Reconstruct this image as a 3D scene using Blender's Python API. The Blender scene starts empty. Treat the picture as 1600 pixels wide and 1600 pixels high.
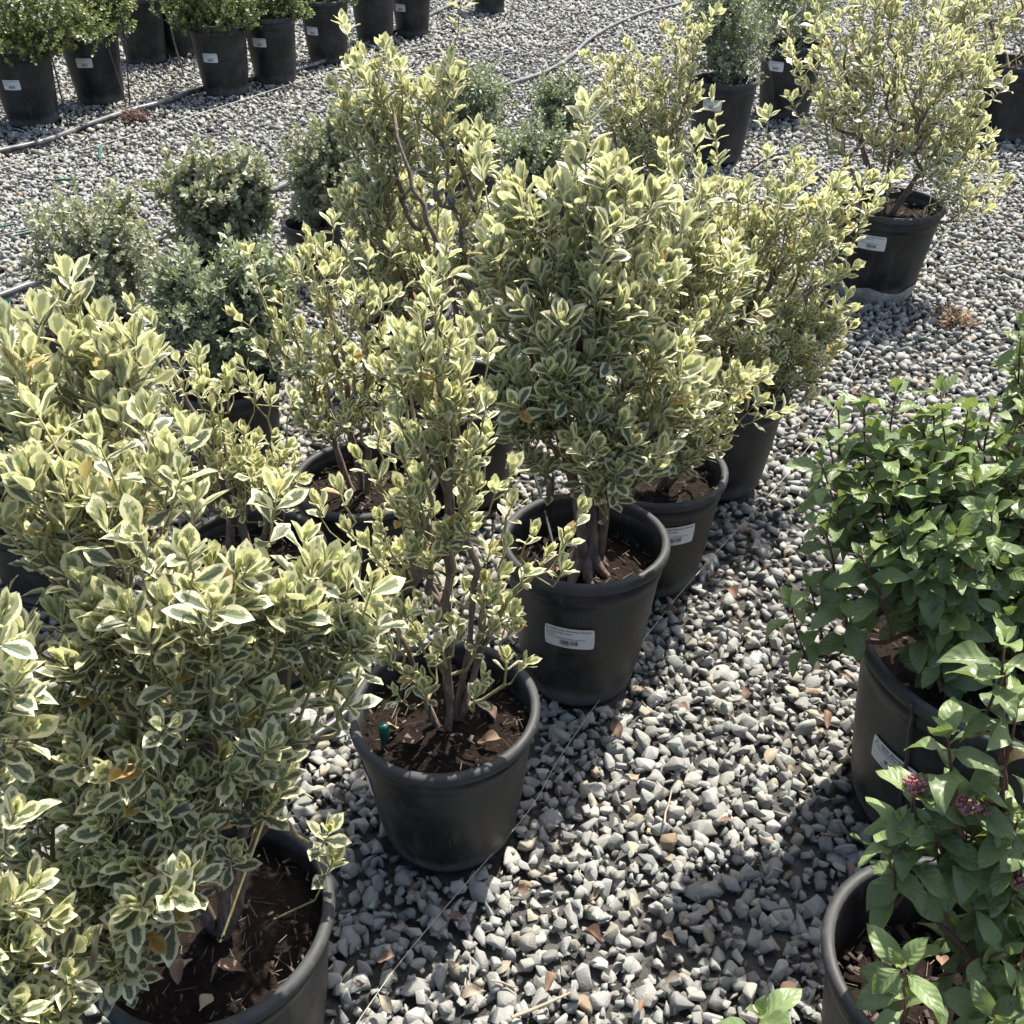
import bpy, bmesh, math, random
import numpy as np
from mathutils import Vector, Matrix, noise

random.seed(7)
RNG = np.random.default_rng(11)
SC = bpy.context.scene
COL = SC.collection

# ------------------------------------------------------------------ camera, sky, sun, exposure
H = 1.55
PITCH = math.radians(34.5)
F = 1600.0
cam_data = bpy.data.cameras.new('camera')
cam_data.sensor_width = 36
cam_data.lens = 36.0 * F / 1600.0
cam_data.clip_start = 0.02
cam_data.clip_end = 500
cam = bpy.data.objects.new('camera', cam_data)
cam.location = (0, 0, H)
cam.rotation_euler = (math.radians(90) - PITCH, 0, 0)
COL.objects.link(cam)
SC.camera = cam

SUN_AZ = math.radians(33)      # to the right of straight ahead
SUN_EL = math.radians(60)
world = bpy.data.worlds.new('World')
SC.world = world
world.use_nodes = True
wn = world.node_tree
sky = wn.nodes.new('ShaderNodeTexSky')
sky.sky_type = 'NISHITA'
sky.sun_disc = False
sky.sun_elevation = SUN_EL
sky.sun_rotation = SUN_AZ
sky.dust_density = 3.0
sky.ozone_density = 0.6
bg = wn.nodes['Background']
bg.inputs['Strength'].default_value = 0.115
wn.links.new(sky.outputs[0], bg.inputs['Color'])
sun_data = bpy.data.lights.new('sun', 'SUN')
sun_data.energy = 5.0
sun_data.angle = math.radians(0.53)
sun_data.color = (1.0, 0.955, 0.87)
sun = bpy.data.objects.new('sun', sun_data)
sdir = Vector((math.sin(SUN_AZ) * math.cos(SUN_EL), math.cos(SUN_AZ) * math.cos(SUN_EL), math.sin(SUN_EL)))
sun.rotation_euler = (-sdir).to_track_quat('-Z', 'Y').to_euler()
sun.location = (3, 6, 8)
COL.objects.link(sun)
vs = SC.view_settings
vs.view_transform = 'Standard'
vs.look = 'None'
vs.gamma = 1
vs.use_curve_mapping = False
vs.exposure = 1.12
SC.cycles.max_bounces = 6
SC.cycles.diffuse_bounces = 3
SC.cycles.glossy_bounces = 2
SC.cycles.transmission_bounces = 4

# ------------------------------------------------------------------ pixel -> place helpers
CT, ST = math.cos(PITCH), math.sin(PITCH)
def ray(px, py):
    u, v = (px - 800) / F, (py - 800) / F
    return Vector((u, CT - v * ST, -ST - v * CT))
def at(px, py, z=0.0):
    d = ray(px, py); t = (z - H) / d.z
    return Vector((d.x * t, d.y * t, z))
def on_y(px, py, Y):
    d = ray(px, py); t = Y / d.y
    return Vector((d.x * t, Y, H + d.z * t)), t
def proj(p):
    p = np.atleast_2d(np.asarray(p, float))
    x, y, z = p[:, 0], p[:, 1], p[:, 2] - H
    zc = y * CT - z * ST
    return 800 + F * x / zc, 800 + F * (-y * ST - z * CT) / zc, zc

# ------------------------------------------------------------------ mesh helpers
def np_mesh(name, verts, faces, mat, uv=None, tone=None, smooth=True):
    verts = np.asarray(verts, np.float32); faces = np.asarray(faces, np.int32)
    k = faces.shape[1]
    me = bpy.data.meshes.new(name)
    me.vertices.add(len(verts)); me.vertices.foreach_set('co', verts.ravel())
    me.loops.add(faces.size); me.loops.foreach_set('vertex_index', faces.ravel())
    me.polygons.add(len(faces))
    me.polygons.foreach_set('loop_start', np.arange(0, faces.size, k, dtype=np.int32))
    if smooth: me.polygons.foreach_set('use_smooth', np.ones(len(faces), bool))
    if uv is not None:
        l = me.uv_layers.new(name='UVMap')
        l.data.foreach_set('uv', np.asarray(uv, np.float32)[faces.ravel()].ravel())
    if tone is not None:
        a = me.color_attributes.new('tone', 'FLOAT_COLOR', 'POINT')
        a.data.foreach_set('color', np.asarray(tone, np.float32).ravel())
    me.update(calc_edges=True)
    if mat: me.materials.append(mat)
    return me

def obj(name, me, parent=None, loc=None):
    o = bpy.data.objects.new(name, me)
    COL.objects.link(o)
    if parent: o.parent = parent
    if loc is not None: o.location = loc
    return o

def tag(o, label=None, cat=None, group=None, kind=None):
    if label: o['label'] = label
    if cat: o['category'] = cat
    if group: o['group'] = group
    if kind: o['kind'] = kind
    return o

def empty(name, loc):
    o = bpy.data.objects.new(name, None); COL.objects.link(o); o.location = loc
    o.empty_display_size = 0.1
    return o

def frame_from(d):
    d = Vector(d).normalized()
    a = Vector((0, 0, 1)) if abs(d.z) < 0.9 else Vector((1, 0, 0))
    u = d.cross(a).normalized(); v = d.cross(u).normalized()
    return u, v

class Acc:
    """collects quads with a tone per vertex"""
    def __init__(self): self.v = []; self.f = []; self.t = []; self.n = 0
    def add(self, v, f, t):
        v = np.asarray(v, float); f = np.asarray(f, int)
        self.v.append(v); self.f.append(f + self.n); self.n += len(v)
        t = np.asarray(t, float)
        self.t.append(np.tile(t, (len(v), 1)) if t.ndim == 1 else t)
    def tube(self, pts, radii, sides=6, tones=None, cap=True):
        pts = [Vector(p) for p in pts]
        m = len(pts); vs_ = []; ts_ = []
        pu = None
        for i, p in enumerate(pts):
            d = (pts[min(i + 1, m - 1)] - pts[max(i - 1, 0)])
            if d.length < 1e-9: d = Vector((0, 0, 1))
            if pu is None: u, w = frame_from(d)
            else:
                dn = d.normalized(); u = (pu - dn * pu.dot(dn))
                if u.length < 1e-6: u, w = frame_from(d)
                u.normalize(); w = dn.cross(u)
            pu = u
            for s in range(sides):
                a = 2 * math.pi * s / sides
                vs_.append(p + (u * math.cos(a) + w * math.sin(a)) * radii[i])
                ts_.append(tones[i] if tones is not None else (0.5, 0.5, 0, 1))
        fs = []
        for i in range(m - 1):
            for s in range(sides):
                s2 = (s + 1) % sides
                fs.append((i * sides + s, i * sides + s2, (i + 1) * sides + s2, (i + 1) * sides + s))
        if cap and sides >= 4:
            for base in (0, (m - 1) * sides):
                if sides == 4: fs.append((base, base + 1, base + 2, base + 3))
                elif sides == 6: fs += [(base, base + 1, base + 2, base + 3), (base, base + 3, base + 4, base + 5)]
                elif sides == 8: fs += [(base, base + 1, base + 2, base + 3), (base, base + 3, base + 4, base + 5), (base, base + 5, base + 6, base + 7)]
                elif sides == 5: fs += [(base, base + 1, base + 2, base + 3), (base, base + 3, base + 4, base + 4)][:1]
        self.add([tuple(v) for v in vs_], fs, np.array(ts_))
    def mesh(self, name, mat, smooth=True):
        return np_mesh(name, np.concatenate(self.v), np.concatenate(self.f), mat, tone=np.concatenate(self.t), smooth=smooth)

def smooth_path(pts, n=8):
    """Catmull-Rom through the points"""
    P = [Vector(p) for p in pts]
    if len(P) < 3: return P
    out = []
    for i in range(len(P) - 1):
        p0 = P[max(i - 1, 0)]; p1 = P[i]; p2 = P[i + 1]; p3 = P[min(i + 2, len(P) - 1)]
        for k in range(n):
            t = k / n
            out.append(0.5 * ((2 * p1) + (p2 - p0) * t + (2 * p0 - 5 * p1 + 4 * p2 - p3) * t * t + (3 * p1 - p0 - 3 * p2 + p3) * t ** 3))
    out.append(P[-1])
    return out

# ------------------------------------------------------------------ materials
class Nt:
    def __init__(self, name):
        self.m = bpy.data.materials.new(name); self.m.use_nodes = True
        self.t = self.m.node_tree; self.t.nodes.clear()
        self.out = self.n('ShaderNodeOutputMaterial')
    def n(self, typ, **kw):
        x = self.t.nodes.new(typ)
        for k, v in kw.items(): setattr(x, k, v)
        return x
    def l(self, a, b): self.t.links.new(a, b)
    def val(self, sock, v):
        if hasattr(v, 'is_output') or isinstance(v, bpy.types.NodeSocket): self.l(v, sock)
        else: sock.default_value = v
    def math(self, op, a, b=0.0, c=None, clamp=False):
        x = self.n('ShaderNodeMath', operation=op, use_clamp=clamp)
        self.val(x.inputs[0], a); self.val(x.inputs[1], b)
        if c is not None: self.val(x.inputs[2], c)
        return x.outputs[0]
    def mix(self, fac, a, b, blend='MIX'):
        x = self.n('ShaderNodeMix', data_type='RGBA', blend_type=blend)
        self.val(x.inputs[0], fac)
        for s, v in ((x.inputs[6], a), (x.inputs[7], b)):
            if isinstance(v, bpy.types.NodeSocket): self.l(v, s)
            else: s.default_value = (*v, 1.0) if len(v) == 3 else v
        return x.outputs[2]
    def noise(self, vec, scale, detail=3.0, rough=0.55, dim='3D'):
        x = self.n('ShaderNodeTexNoise', noise_dimensions=dim)
        if vec is not None: self.l(vec, x.inputs['Vector'])
        x.inputs['Scale'].default_value = scale; x.inputs['Detail'].default_value = detail
        x.inputs['Roughness'].default_value = rough
        return x
    def ramp(self, fac, stops):
        x = self.n('ShaderNodeValToRGB'); self.l(fac, x.inputs[0])
        e = x.color_ramp.elements
        while len(e) < len(stops): e.new(0.5)
        for i, (p, c) in enumerate(stops):
            e[i].position = p; e[i].color = (*c, 1) if len(c) == 3 else c
        return x.outputs[0]
    def sstep(self, x, a, b):
        m = self.n('ShaderNodeMapRange', interpolation_type='SMOOTHSTEP')
        self.l(x, m.inputs[0]); m.inputs[1].default_value = a; m.inputs[2].default_value = b
        return m.outputs[0]
    def bump(self, h, strength, dist=0.01):
        b = self.n('ShaderNodeBump'); self.l(h, b.inputs['Height'])
        b.inputs['Strength'].default_value = strength; b.inputs['Distance'].default_value = dist
        return b.outputs[0]
    def principled(self, color, rough=0.5, spec=0.5, normal=None):
        p = self.n('ShaderNodeBsdfPrincipled')
        if isinstance(color, bpy.types.NodeSocket): self.l(color, p.inputs['Base Color'])
        else: p.inputs['Base Color'].default_value = (*color, 1)
        self.val(p.inputs['Roughness'], rough); p.inputs['Specular IOR Level'].default_value = spec
        if normal is not None: self.l(normal, p.inputs['Normal'])
        return p
    def done(self, shader): self.l(shader, self.out.inputs[0]); return self.m

def tone_sep(t):
    a = t.n('ShaderNodeAttribute', attribute_name='tone')
    s = t.n('ShaderNodeSeparateColor'); t.l(a.outputs['Color'], s.inputs[0])
    return a, s.outputs[0], s.outputs[1], s.outputs[2]

def leafy(t, col, trans_col, rough, normal, trans=0.35, spec=0.45):
    p = t.principled(col, rough, spec, normal)
    tr = t.n('ShaderNodeBsdfTranslucent'); t.l(trans_col, tr.inputs[0])
    if normal is not None: t.l(normal, tr.inputs['Normal'])
    m = t.n('ShaderNodeMixShader'); m.inputs[0].default_value = trans
    t.l(p.outputs[0], m.inputs[1]); t.l(tr.outputs[0], m.inputs[2])
    return t.done(m.outputs[0])

def mat_variegated():
    t = Nt('variegated_leaf')
    _, youth, rnd, dry = tone_sep(t)
    uv = t.n('ShaderNodeUVMap'); sx = t.n('ShaderNodeSeparateXYZ'); t.l(uv.outputs[0], sx.inputs[0])
    u, v = sx.outputs[0], sx.outputs[1]
    au = t.math('ABSOLUTE', t.math('SUBTRACT', t.math('MULTIPLY', u, 2.0), 1.0))   # 0 at midrib, 1 at edge
    d = t.math('SUBTRACT', 1.0, au)
    d = t.math('MINIMUM', d, t.math('MULTIPLY', t.math('SUBTRACT', 1.0, v), 2.6))
    cv = t.n('ShaderNodeCombineXYZ')
    t.l(t.math('MULTIPLY', u, 2.2), cv.inputs[0]); t.l(t.math('MULTIPLY', v, 2.6), cv.inputs[1]); t.l(t.math('MULTIPLY', rnd, 37.0), cv.inputs[2])
    n1 = t.noise(cv.outputs[0], 2.6, 4.0, 0.65)
    # streaks that follow the side veins
    cs = t.n('ShaderNodeCombineXYZ')
    t.l(t.math('ADD', t.math('MULTIPLY', v, 9.0), t.math('MULTIPLY', au, -4.0)), cs.inputs[0]); t.l(t.math('MULTIPLY', rnd, 51.0), cs.inputs[1])
    n2 = t.noise(cs.outputs[0], 1.6, 2.0, 0.6)
    k = t.math('ADD', d, t.math('MULTIPLY', t.math('SUBTRACT', n1.outputs[0], 0.5), 0.75))
    k = t.math('ADD', k, t.math('MULTIPLY', t.math('SUBTRACT', n2.outputs[0], 0.5), 0.45))
    k = t.math('SUBTRACT', k, t.math('MULTIPLY', youth, 0.13))
    green = t.sstep(k, 0.41, 0.46)
    inner = t.sstep(t.math('ADD', k, t.math('MULTIPLY', n2.outputs[0], 0.35)), 0.62, 0.86)
    g_old = t.mix(inner, (0.26, 0.285, 0.175), (0.095, 0.128, 0.080))
    g_new = t.mix(inner, (0.40, 0.44, 0.14), (0.22, 0.31, 0.07))
    gcol = t.mix(youth, g_old, g_new)
    mcol = t.mix(youth, (0.82, 0.775, 0.47), (0.83, 0.78, 0.40))
    col = t.mix(green, mcol, gcol)
    rib = t.sstep(au, 0.07, 0.02)
    col = t.mix(t.math('MULTIPLY', rib, 0.35), col, (0.45, 0.48, 0.24))
    hs = t.n('ShaderNodeHueSaturation'); t.l(col, hs.inputs['Color'])
    t.l(t.math('ADD', 0.80, t.math('MULTIPLY', rnd, 0.36)), hs.inputs['Value']); hs.inputs['Saturation'].default_value = 0.77
    col = hs.outputs[0]
    n3 = t.noise(cv.outputs[0], 9.0, 2.0)
    drycol = t.ramp(n3.outputs[0], [(0.3, (0.42, 0.20, 0.05)), (0.7, (0.62, 0.42, 0.13))])
    col = t.mix(dry, col, drycol)
    # pale matt underside
    geo = t.n('ShaderNodeNewGeometry')
    under = t.mix(0.45, col, (0.40, 0.42, 0.27))
    col2 = t.mix(geo.outputs['Backfacing'], col, under)
    tcol = t.mix(0.5, t.mix(0.25, col2, (0.80, 0.78, 0.40)), t.mix(1.0, col2, (1.0, 1.0, 0.60), 'MULTIPLY'))
    hgt = t.math('ADD', t.math('MULTIPLY', n3.outputs[0], 0.5), t.math('MULTIPLY', rib, -0.6))
    nm = t.bump(hgt, 0.35, 0.0012)
    rough = t.math('ADD', 0.36, t.math('MULTIPLY', geo.outputs['Backfacing'], 0.25))
    return leafy(t, col2, tcol, rough, nm, 0.48)

def mat_viburnum():
    t = Nt('viburnum_leaf')
    _, youth, rnd, dry = tone_sep(t)
    uv = t.n('ShaderNodeUVMap'); sx = t.n('ShaderNodeSeparateXYZ'); t.l(uv.outputs[0], sx.inputs[0])
    u, v = sx.outputs[0], sx.outputs[1]
    au = t.math('ABSOLUTE', t.math('SUBTRACT', t.math('MULTIPLY', u, 2.0), 1.0))
    rib = t.sstep(au, 0.06, 0.015)
    vein = t.math('SINE', t.math('MULTIPLY', t.math('SUBTRACT', t.math('MULTIPLY', v, 6.0), t.math('MULTIPLY', au, 1.6)), 6.283))
    veinm = t.sstep(vein, 0.90, 0.995)
    cv = t.n('ShaderNodeCombineXYZ')
    t.l(t.math('MULTIPLY', u, 2.0), cv.inputs[0]); t.l(t.math('MULTIPLY', v, 4.0), cv.inputs[1]); t.l(t.math('MULTIPLY', rnd, 29.0), cv.inputs[2])
    n1 = t.noise(cv.outputs[0], 2.0, 3.0)
    base = t.mix(n1.outputs[0], (0.092, 0.145, 0.046), (0.165, 0.228, 0.078))
    col = t.mix(youth, base, (0.21, 0.30, 0.08))
    col = t.mix(t.math('MULTIPLY', rib, 0.55), col, (0.24, 0.30, 0.12))
    col = t.mix(t.math('MULTIPLY', veinm, 0.22), col, (0.22, 0.28, 0.12))
    hs = t.n('ShaderNodeHueSaturation'); t.l(col, hs.inputs['Color']); hs.inputs['Saturation'].default_value = 0.82
    t.l(t.math('ADD', 0.75, t.math('MULTIPLY', rnd, 0.45)), hs.inputs['Value'])
    col = hs.outputs[0]
    col = t.mix(dry, col, (0.34, 0.16, 0.07))
    geo = t.n('ShaderNodeNewGeometry')
    col2 = t.mix(geo.outputs['Backfacing'], col, t.mix(0.5, col, (0.19, 0.24, 0.13)))
    tcol = t.mix(1.0, t.mix(0.5, col2, (0.26, 0.34, 0.06)), (1.0, 1.0, 0.65), 'MULTIPLY')
    hgt = t.math('ADD', t.math('ADD', t.math('MULTIPLY', vein, 0.25), t.math('MULTIPLY', rib, -0.9)), t.math('MULTIPLY', n1.outputs[0], 0.5))
    nm = t.bump(hgt, 0.55, 0.0014)
    rough = t.math('ADD', 0.38, t.math('MULTIPLY', geo.outputs['Backfacing'], 0.3))
    return leafy(t, col2, tcol, rough, nm, 0.33, 0.4)

def mat_small(name, dark, light, young, trans=0.25):
    t = Nt(name)
    _, youth, rnd, _d = tone_sep(t)
    col = t.mix(rnd, dark, light)
    col = t.mix(youth, col, young)
    tcol = t.mix(1.0, t.mix(0.35, col, (0.40, 0.48, 0.16)), (1, 1, 0.7), 'MULTIPLY')
    return leafy(t, col, tcol, 0.42, None, trans)

def mat_bark():
    t = Nt('bark')
    _, green, rnd, red = tone_sep(t)
    tc = t.n('ShaderNodeTexCoord')
    mp = t.n('ShaderNodeMapping'); t.l(tc.outputs['Object'], mp.inputs[0]); mp.inputs['Scale'].default_value = (1, 1, 0.25)
    n1 = t.noise(mp.outputs[0], 130, 5.0, 0.7)
    brown = t.ramp(n1.outputs[0], [(0.3, (0.070, 0.050, 0.040)), (0.55, (0.17, 0.125, 0.10)), (0.75, (0.30, 0.245, 0.20))])
    gr = t.ramp(n1.outputs[0], [(0.3, (0.22, 0.19, 0.08)), (0.7, (0.37, 0.34, 0.17))])
    col = t.mix(green, brown, gr)
    rd = t.ramp(n1.outputs[0], [(0.3, (0.060, 0.022, 0.018)), (0.7, (0.14, 0.05, 0.035))])
    col = t.mix(red, col, rd)
    p = t.principled(col, 0.75, 0.3, t.bump(n1.outputs[0], 0.8, 0.003))
    return t.done(p.outputs[0])

def mat_pot(name='black_pot_plastic', wear=0.0):
    t = Nt(name)
    tc = t.n('ShaderNodeTexCoord'); oi = t.n('ShaderNodeObjectInfo')
    ad = t.n('ShaderNodeVectorMath', operation='ADD'); t.l(tc.outputs['Object'], ad.inputs[0]); t.l(oi.outputs['Random'], ad.inputs[1])
    sx = t.n('ShaderNodeSeparateXYZ'); t.l(tc.outputs['Object'], sx.inputs[0])
    z = sx.outputs[2]
    n1 = t.noise(ad.outputs[0], 9, 5.0, 0.65)
    mp = t.n('ShaderNodeMapping'); t.l(ad.outputs[0], mp.inputs[0]); mp.inputs['Scale'].default_value = (1, 1, 0.16)
    n2 = t.noise(mp.outputs[0], 46, 4.0, 0.7)
    n3 = t.noise(ad.outputs[0], 240, 2.0, 0.6)
    dustlow = t.sstep(t.math('SUBTRACT', z, t.math('MULTIPLY', t.math('SUBTRACT', n1.outputs[0], 0.4), 0.10)), 0.060, 0.015)
    film = t.math('MULTIPLY', t.sstep(n1.outputs[0], 0.38, 0.72), 0.26)
    streak = t.math('MULTIPLY', t.sstep(n2.outputs[0], 0.52, 0.76), 0.24)
    speck = t.math('MULTIPLY', t.sstep(n3.outputs[0], 0.68, 0.80), 0.25)
    scr = t.n('ShaderNodeMapping'); t.l(ad.outputs[0], scr.inputs[0]); scr.inputs['Rotation'].default_value = (0.6, 0.9, 0.2); scr.inputs['Scale'].default_value = (1, 1, 0.06)
    n4 = t.noise(scr.outputs[0], 150, 2.0, 0.5)
    scratch = t.math('MULTIPLY', t.sstep(n4.outputs[0], 0.66, 0.76), 0.30)
    film = t.math('ADD', t.math('ADD', film, scratch), wear)
    fac = t.math('ADD', t.math('ADD', film, streak), t.math('ADD', speck, t.math('MULTIPLY', dustlow, 0.55)), clamp=True)
    col = t.mix(fac, (0.0105, 0.0108, 0.0116), (0.125, 0.124, 0.120))
    rough = t.math('ADD', 0.40, t.math('MULTIPLY', fac, 0.9), clamp=True)
    p = t.principled(col, rough, 0.35, t.bump(t.math('ADD', n1.outputs[0], t.math('MULTIPLY', n2.outputs[0], 0.3)), 0.18, 0.004))
    return t.done(p.outputs[0])

def mat_crust():
    t = Nt('pale_mud_crust')
    tc = t.n('ShaderNodeTexCoord'); n = t.noise(tc.outputs['Object'], 30, 5, 0.7)
    c = t.ramp(n.outputs[0], [(0.3, (0.20, 0.19, 0.17)), (0.7, (0.42, 0.41, 0.38))])
    return t.done(t.principled(c, 0.9, 0.2, t.bump(n.outputs[0], 0.6, 0.005)).outputs[0])

def mat_soil():
    t = Nt('potting_soil')
    tc = t.n('ShaderNodeTexCoord')
    n = t.noise(tc.outputs['Object'], 85, 6, 0.75); n2 = t.noise(tc.outputs['Object'], 18, 3)
    c = t.ramp(n.outputs[0], [(0.30, (0.006, 0.0045, 0.0036)), (0.55, (0.022, 0.015, 0.011)), (0.75, (0.065, 0.046, 0.033))])
    c = t.mix(t.math('MULTIPLY', n2.outputs[0], 0.35), c, (0.028, 0.018, 0.013))
    return t.done(t.principled(c, 0.95, 0.15, t.bump(n.outputs[0], 1.0, 0.012)).outputs[0])

def mat_attr(name, rough=0.85, spec=0.25, nscale=60, amt=0.35, bump=0.4, bd=0.004):
    t = Nt(name)
    a = t.n('ShaderNodeAttribute', attribute_name='tone')
    tc = t.n('ShaderNodeTexCoord')
    n = t.noise(tc.outputs['Object'], nscale, 5, 0.7)
    k = t.math('ADD', 1.0 - amt, t.math('MULTIPLY', n.outputs[0], 2 * amt))
    vm = t.n('ShaderNodeVectorMath', operation='SCALE'); t.l(a.outputs['Color'], vm.inputs[0]); t.l(k, vm.inputs['Scale'])
    return t.done(t.principled(vm.outputs[0], rough, spec, t.bump(n.outputs[0], bump, bd)).outputs[0])

def mat_stone():
    t = Nt('crushed_stone')
    a = t.n('ShaderNodeAttribute', attribute_name='tone')
    tc = t.n('ShaderNodeTexCoord')
    n = t.noise(tc.outputs['Object'], 55, 6, 0.72); nf = t.noise(tc.outputs['Object'], 420, 3, 0.7)
    mp = t.n('ShaderNodeMapping'); t.l(tc.outputs['Object'], mp.inputs[0]); mp.inputs['Rotation'].default_value = (0.5, 0.8, 0.3); mp.inputs['Scale'].default_value = (1, 1, 5)
    nv = t.noise(mp.outputs[0], 60, 2, 0.5)
    k = t.math('ADD', 0.62, t.math('ADD', t.math('MULTIPLY', n.outputs[0], 0.52), t.math('MULTIPLY', nf.outputs[0], 0.24)))
    vm = t.n('ShaderNodeVectorMath', operation='SCALE'); t.l(a.outputs['Color'], vm.inputs[0]); t.l(k, vm.inputs['Scale'])
    c = t.mix(t.math('MULTIPLY', t.sstep(nv.outputs[0], 0.62, 0.72), 0.25), vm.outputs[0], (0.34, 0.33, 0.30))
    hgt = t.math('ADD', n.outputs[0], t.math('MULTIPLY', nf.outputs[0], 0.35))
    return t.done(t.principled(c, 0.85, 0.25, t.bump(hgt, 0.55, 0.006)).outputs[0])

def mat_ground():
    t = Nt('grit_ground')
    tc = t.n('ShaderNodeTexCoord')
    vo = t.n('ShaderNodeTexVoronoi'); t.l(tc.outputs['Object'], vo.inputs['Vector']); vo.inputs['Scale'].default_value = 30
    n = t.noise(tc.outputs['Object'], 120, 5, 0.7)
    hsv = t.n('ShaderNodeSeparateColor'); t.l(vo.outputs['Color'], hsv.inputs[0])
    c = t.mix(hsv.outputs[0], (0.05, 0.05, 0.047), (0.17, 0.17, 0.16))
    c = t.mix(t.math('MULTIPLY', n.outputs[0], 0.6), c, (0.075, 0.065, 0.055))
    return t.done(t.principled(c, 0.95, 0.15, t.bump(t.math('SUBTRACT', n.outputs[0], vo.outputs['Distance']), 0.8, 0.02)).outputs[0])

def mat_plain(name, color, rough=0.5, spec=0.5, nscale=40, amt=0.25):
    t = Nt(name)
    tc = t.n('ShaderNodeTexCoord'); n = t.noise(tc.outputs['Object'], nscale, 4, 0.6)
    c = t.mix(n.outputs[0], tuple(x * (1 - amt) for x in color), tuple(min(1, x * (1 + amt)) for x in color))
    return t.done(t.principled(c, rough, spec).outputs[0])

def mat_pipe(name, color, dust):
    t = Nt(name)
    tc = t.n('ShaderNodeTexCoord'); n = t.noise(tc.outputs['Object'], 14, 5, 0.65)
    c = t.mix(t.sstep(n.outputs[0], 0.35, 0.7), color, dust)
    return t.done(t.principled(c, 0.42, 0.5).outputs[0])

M = dict(
    eu=mat_variegated(), vib=mat_viburnum(), bark=mat_bark(), pot=mat_pot(), rim=mat_pot('worn_pot_rim', 0.16), soil=mat_soil(), crust=mat_crust(),
    pale=mat_small('pale_shrub_leaf', (0.16, 0.172, 0.122), (0.34, 0.35, 0.25), (0.50, 0.51, 0.36)),
    olive=mat_small('olive_shrub_leaf', (0.15, 0.165, 0.115), (0.30, 0.31, 0.215), (0.46, 0.47, 0.32)),
    blue=mat_small('blue_green_shrub_leaf', (0.12, 0.145, 0.10), (0.27, 0.30, 0.21), (0.42, 0.46, 0.30)),
    hedge=mat_small('hedge_leaf', (0.045, 0.068, 0.026), (0.13, 0.16, 0.06), (0.29, 0.32, 0.12)),
    stone=mat_stone(), ground=mat_ground(), chip=mat_attr('dry_debris', 0.85, 0.25, 90, 0.3),
    label=mat_plain('label_paper', (0.62, 0.62, 0.61), 0.55, 0.4, 60, 0.06), ink=mat_plain('label_ink', (0.025, 0.025, 0.03), 0.6, 0.3),
    logo=mat_plain('logo_ink', (0.14, 0.22, 0.15), 0.6, 0.3),
    tube=mat_pipe('black_tubing', (0.012, 0.012, 0.013), (0.045, 0.044, 0.042)),
    pipe=mat_pipe('dusty_pipe', (0.030, 0.030, 0.032), (0.17, 0.168, 0.16)),
    hose=mat_pipe('grey_hose', (0.07, 0.072, 0.073), (0.17, 0.17, 0.168)),
    string=mat_plain('pale_string', (0.42, 0.41, 0.38), 0.8, 0.2), green=mat_plain('green_plastic', (0.012, 0.10, 0.065), 0.45, 0.5),
    bud=mat_plain('red_bud', (0.40, 0.17, 0.17), 0.6, 0.4, 300, 0.5),
    fruit=mat_plain('seed_capsule', (0.55, 0.44, 0.22), 0.6, 0.4, 100, 0.3), berry=mat_plain('dark_berry', (0.02, 0.025, 0.05), 0.35, 0.5),
)

# ------------------------------------------------------------------ ground
def build_ground():
    n = 40
    xs = np.linspace(-60, 60, n + 1); ys = np.linspace(-20, 120, n + 1)
    X, Y = np.meshgrid(xs, ys)
    V = np.stack([X.ravel(), Y.ravel(), np.full(X.size, -0.010)], 1)
    i = np.arange(n * (n + 1)).reshape(n, n + 1)[:, :-1].ravel()
    Fc = np.stack([i, i + 1, i + n + 2, i + n + 1], 1)
    tag(obj('ground', np_mesh('ground', V, Fc, M['ground'])), kind='structure', label='bare grit ground under the loose gravel')
build_ground()

POTS = []    # (x, y, base radius) so that no stone lies inside a pot

# ------------------------------------------------------------------ leaf shapes (local: base at origin, axis +Y, upper face +Z)
def leaf_grid(profile, nl, nw, fold, curl, wave, rng, ratio):
    """unit-length leaf; profile gives the half width along the length"""
    V = []; UV = []
    ph = rng.uniform(0, 6.28); tw = rng.uniform(-0.25, 0.25)
    for i in range(nl + 1):
        s = i / nl
        hw = profile(s) * ratio
        # bend along the length
        a = curl * s
        y = (math.sin(a) / curl if abs(curl) > 1e-3 else s); z0 = ((1 - math.cos(a)) / curl if abs(curl) > 1e-3 else 0)
        for j in range(nw + 1):
            q = 2 * j / nw - 1
            x = hw * q
            z = z0 + fold * abs(x) + wave * abs(q) ** 2 * math.sin(ph + s * 9 + (1.3 if q > 0 else 0)) * 0.05 + tw * x * s
            V.append((x, y, z)); UV.append((j / nw, s))
    Fc = [(i * (nw + 1) + j, i * (nw + 1) + j + 1, (i + 1) * (nw + 1) + j + 1, (i + 1) * (nw + 1) + j)
          for i in range(nl) for j in range(nw)]
    return np.array(V), np.array(Fc), np.array(UV)

def interp_profile(pts):
    xs = [p[0] for p in pts]; ys = [p[1] for p in pts]
    return lambda s: float(np.interp(s, xs, ys))
EU_PROF = interp_profile([(0, .06), (.10, .11), (.2, .32), (.36, .70), (.5, .95), (.60, 1.0), (.72, .90), (.86, .54), (1, .03)])
VI_PROF = interp_profile([(0, .03), (.08, .07), (.16, .30), (.26, .68), (.38, .92), (.50, 1.0), (.62, .98), (.76, .78), (.88, .44), (1, .02)])
SM_PROF = interp_profile([(0, .3), (.5, 1.0), (1, .1)])

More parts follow.
